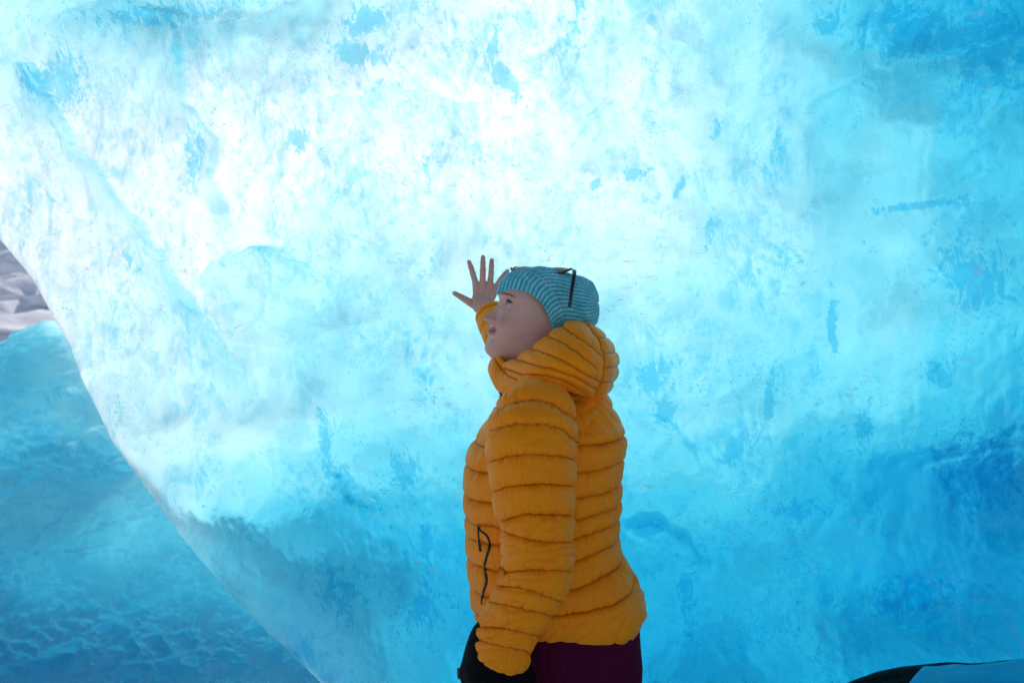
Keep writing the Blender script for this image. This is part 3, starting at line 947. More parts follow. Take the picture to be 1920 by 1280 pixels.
def build_body(person):
    xs = graded([(-.24, .008), (-.150, .0014), (.075, .006), (.38, .02)], .46)
    ys = graded([(1.48, .009), (1.765, .0015), (1.945, .008), (HAND_Y - .075, .0022), (HAND_Y - .035, .0015)], HAND_Y + .014)
    zs = graded([(-.06, .012), (1.30, .006), (1.43, .0014)], 1.778)
    F = np.full((len(xs), len(ys), len(zs)), 0.5, np.float32)

    def sub(lo, hi):
        i = np.searchsorted(xs, [lo[0], hi[0]]); j = np.searchsorted(ys, [lo[1], hi[1]]); k = np.searchsorted(zs, [lo[2], hi[2]])
        sl = (slice(i[0], i[1]), slice(j[0], j[1]), slice(k[0], k[1]))
        P = np.stack(np.meshgrid(xs[sl[0]], ys[sl[1]], zs[sl[2]], indexing='ij'), -1)
        return sl, P
    hf = head_field()
    sl, P = sub(HO - .135, HO + .135)
    v, a, b, d = hf(P)
    F[sl] = np.minimum(F[sl], v)
    for p0, p1, r0, r1, k in body_prims():
        p0 = np.asarray(p0); p1 = np.asarray(p1); r = max(r0, r1) + k + .02
        sl, P = sub(np.minimum(p0, p1) - r, np.maximum(p0, p1) + r)
        if 0 in P.shape: continue
        F[sl] = smin(F[sl], seg_field(P, p0, p1, r0, r1), k)
    V, Fc = surface_nets(F, xs, ys, zs)
    a, b, d = head_local(V)
    ad = np.abs(d)
    inhead = (b > 10) & (a > -90) & (a < 90) & (V[:, 1] < 2.0)
    smile = -3.2 * (ad / 20.0) ** 2
    lips = inhead * (np.exp(-((a - 33.9 - smile) / 2.7) ** 4) + np.exp(-((a - 40.6 - smile * .8) / 3.6) ** 4)) * (ad < 21) * (b > 35)
    rosy = inhead * (np.exp(-((a - 12) / 14.0) ** 2 - ((ad - 34) / 14.0) ** 2) + 0.7 * np.exp(-((a - 15) / 6.0) ** 2 - (ad / 9) ** 2))
    # reddish finger ends
    for f in FINGERS + [THUMB]:
        rosy = np.maximum(rosy, 1.1 * np.exp(-np.linalg.norm(V - Hn(*f[3]), axis=1) / .035) * (V[:, 1] > 2.2))
    body = mesh_obj('body', V, Fc, M_SKIN, person, attrs={'lips': lips, 'rosy': rosy})
    # eyes
    q = NT('eye'); gaze = q.n('ShaderNodeAttribute', attribute_name='gaze').outputs['Fac']
    c = q.ramp(gaze, [(0.0, (0.006, 0.006, 0.006)), (0.135, (0.006, 0.006, 0.006)), (0.15, (0.10, 0.13, 0.12)), (0.37, (0.16, 0.19, 0.17)), (0.41, (0.03, 0.035, 0.035)), (0.47, (0.72, 0.68, 0.66)), (1.0, (0.70, 0.60, 0.58))])
    p = q.n('ShaderNodeBsdfPrincipled', ins={'Base Color': c, 'Roughness': 0.08, 'Coat Weight': 0.5})
    q.l(p.outputs[0], q.out.inputs[0])
    for sgn in (-1, 1):
        ce = head_pt(EYE[0], EYE[1], sgn * EYE[2])
        g = HFy * 0.82 - HG * 0.40 - HDy * 0.28; g /= np.linalg.norm(g)
        th = np.linspace(0, np.pi, 26); ph = np.linspace(0, 2 * np.pi, 40, endpoint=False)
        TH2, PH2 = np.meshgrid(th, ph, indexing='ij')
        e1 = np.cross(g, [0, 1, 0]); e1 /= np.linalg.norm(e1); e2 = np.cross(g, e1)
        D = np.cos(TH2)[..., None] * g + np.sin(TH2)[..., None] * (np.cos(PH2)[..., None] * e1 + np.sin(PH2)[..., None] * e2)
        rr = 9.9 * U * (1 + 0.05 * np.exp(-(TH2 / .35) ** 2))
        mesh_obj('eye', (ce + D * rr[..., None]).reshape(-1, 3), grid_faces(26, 40, True), q.m, body,
                 attrs={'gaze': (TH2 / 1.35).ravel()})
        # lashes: short curved hairs along the upper lid
        parts = []; rnd = random.Random(3)
        for i in range(34):
            u = -0.95 + 1.9 * i / 33
            up = 4.7 * (1 - u * u) ** 0.7 + 0.6 * u if abs(u) < 1 else 0
            dd = EYE[2] + u * 10.5; aa = EYE[0] - up + .2
            bb = EYE[1] + math.sqrt(max(11.1 ** 2 - up ** 2 - (u * 10.5) ** 2, 4))
            pts = [head_pt(aa, bb, sgn * dd), head_pt(aa - .5, bb + 1.6, sgn * (dd + u * .8)), head_pt(aa - 2.6, bb + 3.0, sgn * (dd + u * 2.0 + rnd.uniform(-.3, .3)))]
            parts.append(tube(catmull(pts, 5), np.array([.7, .6, .5, .35, .1]) * U, 5))
        V2, F2 = join_vf(parts); o = mesh_obj('eyelashes', V2, F2, M_LASH, body)
        # eyebrow hairs
        parts = []
        for i in range(70):
            u = rnd.random(); dd = 11 + 27 * u
            aa = -33.5 - 4.0 * math.sin(u * 2.3) + 3 * u + rnd.uniform(-1.5, 1.5) * (1 - .5 * u)
            base = surf_head(aa, dd * sgn); tip = surf_head(aa - 1.5 + 1.8 * u, (dd + 4.2) * sgn)
            mid = (base + tip) / 2 + HFy * .9 * U
            parts.append(tube(catmull([base - HFy * .3 * U, mid, tip + HFy * .2 * U], 4), np.array([.55, .5, .35, .1]) * U, 4))
        V2, F2 = join_vf(parts); mesh_obj('eyebrow', V2, F2, M_BROW, body)
    # hair wisps: below the hat in front of the ear, and a lock at the throat
    rnd = random.Random(11); parts = []
    for i in range(0):
        t = rnd.random()
        sx, sy = 1008 + 20 * t + rnd.uniform(-3, 3), 588 + 36 * t
        ex, ey = sx - 9 + rnd.uniform(-4, 3), sy + 22 + rnd.uniform(-6, 9)
        dn = -(0.066 - .010 * t)
        p0 = M(sx, sy, dn + .004); p3 = M(ex, ey, dn - .002 + rnd.uniform(-.003, .003))
        p1 = M(sx - 4 + rnd.uniform(-1, 1), sy + 7, dn - .002); p2 = M((sx + ex) / 2 - 4, (sy + ey) / 2 + 5, dn - .003)
        parts.append(tube(catmull([p0, p1, p2, p3], 8), np.array([.5, .5, .5, .45, .4, .35, .25, .1]) * U * .5, 4))
    for i in range(40):
        ox = rnd.uniform(-3, 3)
        parts.append(tube(catmull([M(946 + ox, 690, -.04), M(936 + ox, 712, -.045), M(934 + ox * .6, 726, -.05), M(944 + ox, 741 + rnd.uniform(-4, 3), -.055)], 7), np.array([.6, .6, .6, .5, .4, .3, .1]) * U, 4))
    V2, F2 = join_vf(parts); o = mesh_obj('hair', V2, F2, M_HAIR, body); o['label'] = 'red brown hair strands hanging out of the collar at the throat'; o['kind'] = 'stuff'
    # fingernails
    for f in FINGERS + [THUMB]:
        tip = Hn(*f[3]); dr = tip - Hn(*f[2]); dr /= np.linalg.norm(dr); out_ = np.array([0, -1.0, 0]); sd_ = np.cross(dr, out_); out_ = np.cross(sd_, dr)
        th = np.linspace(0, np.pi, 8); ph_ = np.linspace(0, 2 * np.pi, 16, endpoint=False); A_, B_ = np.meshgrid(th, ph_, indexing='ij')
        r_ = f[4][3] * UH
        Vn = tip + out_ * r_ * .72 + dr * r_ * .05 + (np.sin(A_) * np.cos(B_))[..., None] * sd_ * r_ * .62 + (np.sin(A_) * np.sin(B_))[..., None] * dr * r_ * .85 + np.cos(A_)[..., None] * out_ * r_ * .36
        mesh_obj('fingernail', Vn.reshape(-1, 3), grid_faces(8, 16, True), NAIL, body)
    # ring
    c0 = Hn(FINGERS[2][0][0] + .8, FINGERS[2][0][1] - 4.5, .0075); ax = Hn(*FINGERS[2][1]) - Hn(*FINGERS[2][0]); ax /= np.linalg.norm(ax)
    e1 = np.cross(ax, [0, 1, 0]); e1 /= np.linalg.norm(e1); e2 = np.cross(ax, e1)
    an = np.linspace(0, 2 * np.pi, 33)
    V2, F2 = tube(np.array([c0 + 6.05 * UH * (math.cos(t) * e1 + math.sin(t) * e2) for t in an]), .0011, 8)
    mesh_obj('ring', V2, F2, M_GOLD, body)
    return body


def surf_head(a, d):
    """front surface of the bare head at (a, d)"""
    a0 = float(a); ad = abs(float(d))
    b0 = np.interp(a0, [-20, 40, 80], [-8, -2, 10]); S = np.interp(a0, BASE[:, 0], BASE[:, 1]) - b0; w = np.interp(a0, WID[:, 0], WID[:, 1])
    bb = S * (max(1 - (ad / w) ** 2.25, 0.02)) ** (1 / 2.25)
    add = 2.6 * math.exp(-((a0 + 34) / 5.5) ** 2 - ((ad - 20) / 15.0) ** 2) - 7.5 * math.exp(-((a0 + 19.5) / 8.0) ** 2 - ((ad - 24) / 12.5) ** 2)
    r = math.hypot(bb, ad)
    return head_pt(a0, b0 + bb * (1 + add / r), (abs(d) * (1 + add / r)) * (1 if d > 0 else -1))


# ---------------------------------------------------------------- padded clothing
def pillow(dist, w, H, sharp=0.5):
    sharp = .46
    x = np.clip(dist / w, 0, 1)
    return H * np.maximum(1 - (1 - x) ** 2, 0) ** sharp


def wrinkle(u, v, dist, seed, amp):
    """gathers that run across a stitch line and fade away from it"""
    g = np.abs(n2(u, v, seed)) * 1.0 + 0.5 * np.abs(n2(u * 2.3, v * 1.4, seed + 5))
    return -amp * g * np.exp(-dist / 16.0)


def hood(parent):
    # rim and lower edge: (u, px, py, depth) ; near side half, mirrored for the far side
    rim = [(0, 925, 664, 0), (.06, 936, 667, -.030), (.12, 946, 684, -.055), (.20, 969, 670, -.098), (.32, 995, 652, -.122), (.46, 1029, 626, -.130),
           (.62, 1062, 606, -.120), (.80, 1092, 606, -.075), (1, 1108, 612, 0)]
    low = [(0, 917, 692, 0), (.06, 924, 712, -.045), (.12, 938, 733, -.075), (.20, 963, 722, -.115), (.32, 994, 711, -.165), (.46, 1026, 713, -.185),
           (.62, 1070, 729, -.165), (.80, 1108, 742, -.095), (1, 1122, 745, 0)]
    out = [(0, -4, 0, 0), (.06, -3, 0, -.008), (.12, -4, 8, -.016), (.20, -2, 8, -.030), (.32, 4, 6, -.050), (.46, 10, 4, -.062),
           (.62, 22, 0, -.062), (.80, 34, 0, -.040), (1, 44, 0, 0)]
    n = 340; nv = 170
    u = np.linspace(-1, 1, 2 * n - 1); au = np.abs(u)
    def tr(keys):
        r = track(keys, au, 0); r[:, 2] *= np.where(u < 0, 1, -1); return smooth1(r, 18)
    R = tr(rim); B = tr(low); O = tr(out)
    v = np.linspace(-0.55, 1.0, nv)
    px = np.zeros((len(u), nv)); py = px.copy(); dd = px.copy()
    for j, t in enumerate(v):
        if t >= 0:
            s = math.sin(min(t, 1) * math.pi) ** 0.62 if t < 1 else 0
            lin = t
            Q = R * (1 - lin) + B * lin + O * s
        else:
            k = -t / .55      # rolls inwards and down inside the hood
            Q = R.copy(); cx = 1010
            Q[:, 0] = R[:, 0] + (cx - R[:, 0]) * 0.10 * math.sin(k * 1.5) ; Q[:, 1] = R[:, 1] - 4 * math.sin(k * math.pi) + 55 * k * k
            Q[:, 2] = R[:, 2] * (1 - 0.22 * math.sin(k * 1.5))
        px[:, j], py[:, j], dd[:, j] = Q[:, 0], Q[:, 1], Q[:, 2]
    P = M(px, py, dd)
    N = grid_normals(P, False)
    if N[len(u) // 4, nv * 2 // 3, 1] > 0: N = -N
    qx, qy = PX(P)
    # near side half uses the seams seen; the far half mirrors them through the mid plane coordinates
    mx_, my_ = PX(M(px, py, -np.abs(dd)))
    seams = [
        [(1054, 612), (1080, 630), (1104, 646), (1128, 668)],
        [(1026, 630), (1050, 640), (1080, 658), (1118, 690)],
        [(990, 652), (1030, 664), (1060, 678), (1095, 700), (1130, 718)],
        [(966, 672), (1002, 684), (1037, 692), (1081, 708), (1116, 729)],
        [(946, 690), (976, 701), (1026, 704), (1066, 718), (1104, 742)],
        [(925, 668), (940, 690), (952, 703), (970, 712)],
        [(1098, 606), (1122, 634), (1133, 668), (1131, 705), (1114, 742)],
        [(1120, 634), (1150, 632)], [(1131, 662), (1166, 658)], [(1134, 690), (1168, 688)], [(1128, 716), (1164, 716)],
    ]
    D = np.full(px.shape, 1e9)
    wob = 2.2 * n2(qx / 14, qy / 14, 3)
    for s in seams:
        d, _, _ = poly_dist(mx_ + wob, my_ + wob, s)
        D = np.minimum(D, d)
    h = pillow(D, 11, 5.6 * U) - 2 * U
    h += wrinkle(qx / 7 + qy / 30, qy / 20, D, 9, 2.2 * U) + 1.2 * U * n2(qx / 18, qy / 26, 8)
    env = sstep(-0.25, 0.0, np.broadcast_to(v, px.shape)) * (1 - 0.6 * sstep(.9, 1, np.broadcast_to(v, px.shape)))
    P = P + N * (h * env)[..., None]
    seam_shade = np.exp(-(D / 1.5) ** 2) * env
    F = grid_faces(len(u), nv)
    return mesh_obj('hood', P.reshape(-1, 3), F, M_NYLON, parent, attrs={'seam_shade': seam_shade.ravel()})


def torso(parent):
    # level: py, front px, back px, half width (m) ; measured in the mid plane
    keys = [(700, 985, 1075, .055), (714, 962, 1105, .085), (730, 948, 1128, .115), (748, 938, 1142, .145), (775, 924, 1153, .178),
            (800, 906, 1165, .198), (826, 888, 1169, .208), (850, 877, 1167, .210), (880, 872, 1161, .210), (930, 871, 1161, .205),
            (980, 874, 1156, .200), (1020, 876, 1159, .200), (1045, 877, 1168, .202), (1075, 880, 1188, .208), (1105, 883, 1203, .212),
            (1130, 886, 1205, .212), (1152, 892, 1198, .208), (1166, 898, 1188, .200)]
    py = np.concatenate([np.linspace(700, 1166, 360)])
    r = track(keys, py, 5)
    na = 560
    th = np.arange(na) * 2 * np.pi / na
    cx = (r[:, 0] + r[:, 1]) / 2; a = (r[:, 1] - r[:, 0]) / 2; b = r[:, 2]
    n = 2.35
    c, s = np.cos(th), np.sin(th)
    rad = 1 / ((np.abs(c)) ** n + (np.abs(s)) ** n) ** (1 / n)
    X = cx[:, None] + a[:, None] * (rad * c)[None, :]
    D = b[:, None] * (rad * s)[None, :]
    Y = py[:, None] + 0 * X
    # the hem dips at the sides and rises behind
    hemf = sstep(1060, 1166, Y)
    Y = Y + hemf * (-28 * (1 - (c[None, :]) ** 2) + 5 * c[None, :])
    P = M(X, Y, D)
    # roll the hem under
    roll = []
    for k in range(1, 14):
        t = k / 13
        Q = P[-1].copy(); ctr = Q.mean(0)
        Q = Q + (ctr - Q) * (0.05 * t + .16 * t * t) * np.array([1, 1, 0]); Q[:, 2] += -0.010 * math.sin(t * math.pi * .8) + 0.03 * t * t
        roll.append(Q)
    P = np.concatenate([P, np.array(roll)])
    N = grid_normals(P, True)
    ctr = P.mean(1, keepdims=True)
    if ((P - ctr) * N).sum() < 0: N = -N
    rows = len(P)
    front = [777, 822, 870, 918, 962, 992, 1040, 1090, 1140]
    back = [770, 811, 854, 897, 929, 961, 993, 1032, 1072]
    mixb = (1 + c) / 2
    pyy = np.concatenate([py, np.full(13, 1166.0)])
    qx, qy = PX(P)
    D_ = np.full(P.shape[:2], 1e9); W_ = np.full(P.shape[:2], 20.0)
    yy = pyy[:, None] + 3.0 * n2(qx / 40, qy / 60, 14) + 1.2 * n2(qx / 12, qy / 20, 15)
    for i, (f, bk) in enumerate(zip(front, back)):
        line = f * (1 - mixb) + bk * mixb
        if i == 0: continue
        d = np.abs(yy - line[None, :])
        W_ = np.where(d < D_, (24 if i < 5 else 20), W_)
        D_ = np.minimum(D_, d)
    W_ = W_ - 4 * mixb[None, :]
    H = 9.5 * U; W_ = W_ * .72
    last = front[-1] * (1 - mixb) + back[-1] * mixb
    low_panel = sstep(0, 30, pyy[:, None] - last[None, :])
    yoke = 1 - sstep(790, 812, pyy[:, None] - 0 * X[:1])
    h = pillow(D_, W_, H, .55) - .6 * H
    h = h * (1 - .0 * low_panel)
    u_ang = th[None, :] * 30
    h = h + wrinkle(u_ang * 1.0 + 0 * D_, pyy[:, None] / 60 + 0 * D_, D_, 21, 5.0 * U) * (1 - yoke)
    h = h * (1 + .35 * n2(qx / 60 + 5, qy / 40, 49))
    cz = np.abs(n2((qx + .9 * qy) / 36, (qy - .6 * qx) / 80, 50)); h = h - 1.2 * U * np.exp(-cz * 8)
    # diagonal drag folds in the hem panel and soft folds over the yoke
    drag = np.abs(n2((qx + qy * .9) / 34, (qy - qx) / 120, 31))
    h = h - low_panel * 4.5 * U * np.exp(-drag * 4) + low_panel * 2 * U
    fold = np.abs(n2((qx * .8 - qy * .8) / 26 + 3, (qx + qy) / 130, 33))
    h = h - yoke * 5 * U * np.exp(-fold * 6)
    h = h + 1.5 * U * n2(qx / 26, qy / 30, 18)
    end = np.concatenate([np.ones(len(py)), np.linspace(1, 0.2, 13)])
    endt = np.concatenate([sstep(700, 716, py), np.ones(13)])
    P = P + N * (h * end[:, None] * endt[:, None])[..., None]
    seam_shade = np.exp(-(D_ / 1.6) ** 2)
    return mesh_obj('jacket', P.reshape(-1, 3), grid_faces(rows, na, True), M_NYLON, parent, attrs={'seam_shade': (seam_shade * .9).ravel()}), P


def sleeve_near(parent):
    # centre line and half widths (photo px in perspective), depth of the axis
    keys = [  # t, cx, cy, half width, depth, half depth(m)
        (0, 1018, 742, 30, -.150, .030), (.04, 1016, 752, 58, -.165, .060), (.10, 1008, 778, 78, -.195, .085), (.18, 998, 812, 88, -.215, .100), (.27, 996, 852, 88, -.225, .105),
        (.38, 999, 905, 83, -.232, .105), (.48, 1003, 955, 76, -.240, .100), (.58, 1008, 1005, 70, -.250, .095), (.66, 1009, 1045, 71, -.255, .092),
        (.73, 1004, 1080, 70, -.255, .088), (.80, 988, 1115, 66, -.250, .080), (.87, 968, 1150, 62, -.242, .074), (.94, 950, 1188, 60, -.235, .068), (1.0, 940, 1222, 56, -.23, .062)]
    nt = 520; na = 420
    t = np.linspace(0, 1, nt)
    r = track(keys, t, 9)
    # work in mid plane units: scale perspective back
    def to_mid(px, py, d):
        s = (YP + d) / YP
        return 960 + (px - 960) * s, 640 + (py - 640) * s, s
    cx, cy, s_ = to_mid(r[:, 0], r[:, 1], r[:, 3]); hw = r[:, 2] * s_ * .955
    C = M(cx, cy, r[:, 3])
    T = np.gradient(C, axis=0); T /= np.linalg.norm(T, axis=1, keepdims=True)
    ex = np.stack([-T[:, 2], 0 * T[:, 0], T[:, 0]], -1); ex /= np.linalg.norm(ex, axis=1, keepdims=True)   # in the picture plane
    if ex[nt // 2, 0] < 0: ex = -ex
    ey = np.cross(T, ex)
    if ey[nt // 2, 1] > 0: ey = -ey
    th = np.arange(na) * 2 * np.pi / na
    n = 2.15
    rad = 1 / (np.abs(np.cos(th)) ** n + np.abs(np.sin(th)) ** n) ** (1 / n)
    P = C[:, None, :] + ex[:, None, :] * (hw * U)[:, None, None] * (rad * np.cos(th))[None, :, None] + ey[:, None, :] * r[:, 4][:, None, None] * (rad * np.sin(th))[None, :, None]
    # cuff hem slopes: lower on the thumb side, then rolled in
    P[:, :, 2] -= (sstep(.86, 1.0, t) * .004)[:, None] * (1 + np.cos(th))[None, :]
    roll = []
    for k in range(1, 16):
        q = k / 15; Q = P[-1].copy(); ctr = Q.mean(0)
        Q = Q + (ctr - Q) * (.02 + .33 * q ** 1.6) + T[-1] * (.014 * math.sin(q * math.pi) - .012 * q)
        roll.append(Q)
    P = np.concatenate([P, np.array(roll)])
    N = grid_normals(P, True)
    ctr = P.mean(1, keepdims=True)
    if ((P - ctr) * N).sum() < 0: N = -N
    seams = [
        [(925, 772), (943, 757), (976, 747), (1004, 746), (1037, 754), (1070, 776), (1100, 805)],
        [(900, 818), (912, 809), (940, 799), (967, 793), (1026, 794), (1059, 805), (1087, 833), (1096, 850)],
        [(895, 872), (914, 866), (949, 855), (993, 851), (1048, 854), (1081, 862), (1100, 870)],
        [(900, 930), (921, 923), (943, 914), (993, 909), (1037, 908), (1079, 912), (1100, 915)],
        [(915, 987), (930, 980), (983, 964), (1079, 966), (1100, 966)],
        [(935, 996), (951, 1002), (989, 1012), (1026, 1017), (1076, 1016), (1100, 1014)],
        [(915, 1078), (936, 1073), (999, 1069), (1079, 1072), (1100, 1074)],
        [(915, 1092), (936, 1097), (989, 1107), (1042, 1126), (1075, 1140)],
        [(900, 1120), (920, 1128), (960, 1139), (1010, 1152), (1040, 1158)],
        [(885, 1168), (898, 1174), (946, 1180), (989, 1191), (1013, 1195), (1035, 1200)],
        [(880, 1196), (893, 1199), (936, 1213), (978, 1221), (999, 1229), (1020, 1236)],
    ]
    qx, qy = PX(P)
    # the hidden far side of the sleeve takes the seams of the near side
    C2 = np.concatenate([C, np.repeat(C[-1:], 15, 0)]); Pm = P.copy(); Pm[..., 1] = C2[:, None, 1] - np.abs(P[..., 1] - C2[:, None, 1])
    mx_, my_ = PX(Pm)
    wob = 1.6 * n2(mx_ / 16, my_ / 16, 6) + .8 * n2(mx_ / 5, my_ / 7, 7)
    D = np.full(P.shape[:2], 1e9)
    for s in seams:
        d, _, _ = poly_dist(mx_, my_ + wob, s); D = np.minimum(D, d)
    H = 9.5 * U
    tt = np.concatenate([t, np.ones(15)])
    wd = np.interp(tt, [0, .55, .7, .9, 1], [17, 16, 13, 11, 12])[:, None]
    h = pillow(D, wd, H * np.interp(tt, [0, .6, .8, 1], [1, .95, .8, .7])[:, None], .5) - .62 * H
    h = h + wrinkle(th[None, :] * 10 + 0 * D, my_ / 50, D, 41, 4.6 * U)
    h = h * (1 + .35 * n2(mx_ / 60 + 5, my_ / 40, 47))
    cz = np.abs(n2((mx_ + .5 * my_) / 30, (my_ - .4 * mx_) / 70, 48)); h = h - 1.2 * U * np.exp(-cz * 9)
    # crease folds at the elbow and forearm
    cr = np.abs(n2((mx_ - 1.1 * my_) / 80 + 2, (my_ + .3 * mx_) / 34, 43))
    h = h - 4.0 * U * np.exp(-cr * 7) * np.interp(tt, [0, .5, .62, 1], [0, .15, 1, 1])[:, None]
    h = h + 1.6 * U * n2(mx_ / 30, my_ / 22, 44)
    env = np.concatenate([sstep(0, .05, t), np.linspace(1, .1, 15)])[:, None]
    P = P + N * (h * env)[..., None]
    # close the shoulder end
    seam_shade = np.exp(-(D / 1.4) ** 2)
    Fs = [grid_faces(P.shape[0], na, True)]
    V = np.concatenate([P.reshape(-1, 3), P[0].mean(0)[None]])
    k = np.arange(na); Fs.append(np.stack([np.full(na, len(V) - 1), k, (k + 1) % na], -1))
    return mesh_obj('sleeve', V, Fs, M_NYLON, parent, attrs={'seam_shade': np.concatenate([seam_shade.ravel(), [0]])})


def sleeve_far(parent):
    dirn = WRIST - EL; dirn /= np.linalg.norm(dirn)
    cuff_end = Hn(921, 590, .060)
    C = catmull([SH + np.array([-.01, -.05, 0]), SH * .6 + EL * .4 + np.array([0, .01, -.01]), EL, EL * .5 + cuff_end * .5 + np.array([0.0, 0, -.004]), cuff_end], 240)
    t = np.linspace(0, 1, 240)
    rad = np.interp(t, [0, .25, .5, .8, .97, 1], [.085, .080, .070, .056, .050, .047])
    na = 200
    sv = np.abs(((t * 11.0 + .35) % 1) - .5)          # distance to the seam in periods
    V0, _ = tube(C, rad, na, cap=False)
    P = V0.reshape(240, na, 3)
    ctr = C[:, None, :]
    N = P - ctr; N /= np.linalg.norm(N, axis=-1, keepdims=True)
    dist = (0.5 - sv)[:, None] * 46 + 1.5 * n2(np.arange(na)[None, :] / 12 + 0 * t[:, None], t[:, None] * 30, 3)
    dist = np.abs(dist)
    th = np.arange(na) * 2 * np.pi / na
    h = pillow(dist, 13, 8 * U) - 5 * U + wrinkle(th[None, :] * 8 + 0 * dist, t[:, None] * 8, dist, 51, 2.4 * U)
    P = P + N * h[..., None]
    roll = []
    for k in range(1, 10):
        q = k / 9; Q = P[-1].copy(); c = Q.mean(0); roll.append(Q + (c - Q) * (.05 + .35 * q) + dirn * (.010 * math.sin(q * math.pi) - .012 * q))
    P = np.concatenate([P, np.array(roll)])
    seam_shade = np.exp(-(np.concatenate([dist, np.full((9, na), 9.0)]) / 1.7) ** 2)
    return mesh_obj('sleeve', P.reshape(-1, 3), grid_faces(len(P), na, True), M_NYLON, parent, attrs={'seam_shade': seam_shade.ravel()})


def hat(parent):
    # rings from the brim to the slouched end: (t, top px,py, bottom px,py, half width m, bow px)
    keys = [(0.00, 936, 550, 1027, 636, .078, 35), (.10, 941, 533, 1036, 630, .082, 34), (.22, 954, 518, 1048, 626, .085, 30), (.35, 975, 509, 1064, 626, .0865, 22),
            (.48, 1003, 505, 1078, 624, .0865, 14), (.60, 1032, 507, 1090, 621, .085, 6), (.72, 1062, 514, 1100, 617, .081, 3), (.83, 1090, 522, 1109, 610, .070, 0),
            (.92, 1108, 534, 1117, 601, .050, 0), (.975, 1119, 550, 1120, 588, .028, 0), (1.0, 1122, 563, 1121, 572, .004, 0)]
    nt = 260; ribs = 52; na = ribs * 10
    t = np.linspace(0, 1, nt) ** 1.0
    t = 1 - (1 - t) ** 1.15
    r = track(keys, t, 4)
    top = M(r[:, 0], r[:, 1], 0); bot = M(r[:, 2], r[:, 3], 0)
    C = (top + bot) / 2; A = (top - bot) / 2
    ax = np.gradient(C, axis=0); ax /= np.linalg.norm(ax, axis=1, keepdims=True)
    ax0 = np.array([0.63, 0, 0.45]); ax0 /= np.linalg.norm(ax0)
    th = np.arange(na) * 2 * np.pi / na
    n = 2.1
    rad = 1 / (np.abs(np.cos(th)) ** n + np.abs(np.sin(th)) ** n) ** (1 / n)
    P = C[:, None, :] + A[:, None, :] * (rad * np.cos(th))[None, :, None] + np.array([0, 1.0, 0])[None, None, :] * (r[:, 4])[:, None, None] * (rad * np.sin(th))[None, :, None]
    bow = r[:, 5][:, None] * (.88 + .42 * np.cos(th))[None, :] * (np.abs(np.sin(th)) ** 1.25)[None, :] * U
    # temple shift: the brim rises in front of the ear
    P = P + ax0 * (bow + 0.0)[..., None]
    # turn with the head (about the vertical axis, fading towards the slouch)
    yaw = YAW * (1 - sstep(.25, 1.0, t)) * 0.7
    O = HO
    Q = P - O
    ca, sa = np.cos(yaw)[:, None], np.sin(yaw)[:, None]
    P = np.stack([Q[..., 0] * ca - Q[..., 1] * sa * -1 * -1, Q[..., 1] * ca + Q[..., 0] * sa, Q[..., 2]], -1) + O
    N = grid_normals(P, True)
    ctr = P.mean(1, keepdims=True)
    if ((P - ctr) * N).sum() < 0: N = -N
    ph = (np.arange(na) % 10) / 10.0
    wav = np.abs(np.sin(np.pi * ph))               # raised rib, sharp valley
    rib_shade = (1 - wav)
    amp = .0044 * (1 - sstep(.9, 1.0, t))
    h = amp[:, None] * (wav ** .7)[None, :]
    # folded brim band, thicker, with an edge
    band_edge = .235
    band = 1 - sstep(band_edge - .008, band_edge + .012, t)
    h = h + .0035 * band[:, None]
    groove = np.exp(-((t - band_edge) / .010) ** 2); h = h - .0010 * groove[:, None]
    # slack folds of the crown
    qx, qy = PX(P)
    h = h + .0050 * n2(t[:, None] * 5 + 0 * th[None, :], th[None, :] * 1.6, 61) * sstep(.3, .6, t)[:, None]
    h = h - .007 * np.exp(-(((qx - 1066) / 16) ** 2 + ((qy - 578) / 26) ** 2))
    h = h + .0007 * n2(t[:, None] * 120, th[None, :] * 40, 62)
    P = P + N * h[..., None]
    # turned-in brim edge
    roll = []
    for k in range(1, 8):
        q = k / 7; Qr = P[0].copy(); c = P[0].mean(0); roll.append(Qr + (c - Qr) * .075 * q - ax0 * (.004 * math.sin(q * math.pi)) + ax0 * .012 * q * q)
    roll = np.array(roll)[::-1]
    P = np.concatenate([roll, P])
    rib_shade_v = np.broadcast_to(rib_shade ** 1.5, (len(P), na)).ravel()
    hat_o = mesh_obj('knit_hat', P.reshape(-1, 3), grid_faces(len(P), na, True)[:, ::-1], M_KNIT, parent, attrs={'rib_shade': rib_shade_v})
    hat_o['label'] = 'teal ribbed knit beanie with folded band'
    # pale stitch line along the fold of the band
    i = int(np.argmin(np.abs(t - band_edge))) + 7
    loop = P[i] + N[i - 7] * .0012
    V, F = tube(np.concatenate([loop[::3], loop[:1]]), .00075, 5, cap=False)
    q = simple_mat('pale_wool', (0.45, 0.66, 0.68), 0.9, spec=0.1)
    mesh_obj('stitch_line', V, F, q, hat_o)
    # loose wool fibres
    rnd = np.random.RandomState(5); parts = []
    idx = rnd.randint(0, (len(P) - 20) * na, 1500)
    Pf = P.reshape(-1, 3); Nf = np.concatenate([N[:7], N]).reshape(-1, 3)
    Vs = []; Fs = []
    for j, k in enumerate(idx + 8 * na):
        k = min(k, len(Pf) - 1)
        p0 = Pf[k]; nn = Nf[k]; sd2 = rnd.normal(size=3); sd2 -= nn * sd2.dot(nn); sd2 /= np.linalg.norm(sd2)
        l = rnd.uniform(.002, .005); p1 = p0 + nn * l * .7 + sd2 * l * .6; w2 = np.cross(nn, sd2) * .00018
        Vs += [p0 - w2, p0 + w2, p1]; Fs.append((3 * j, 3 * j + 1, 3 * j + 2))
    o = mesh_obj('wool_fibres', np.array(Vs), np.array(Fs), q, hat_o, smooth=False); o['kind'] = 'stuff'
    return hat_o, P


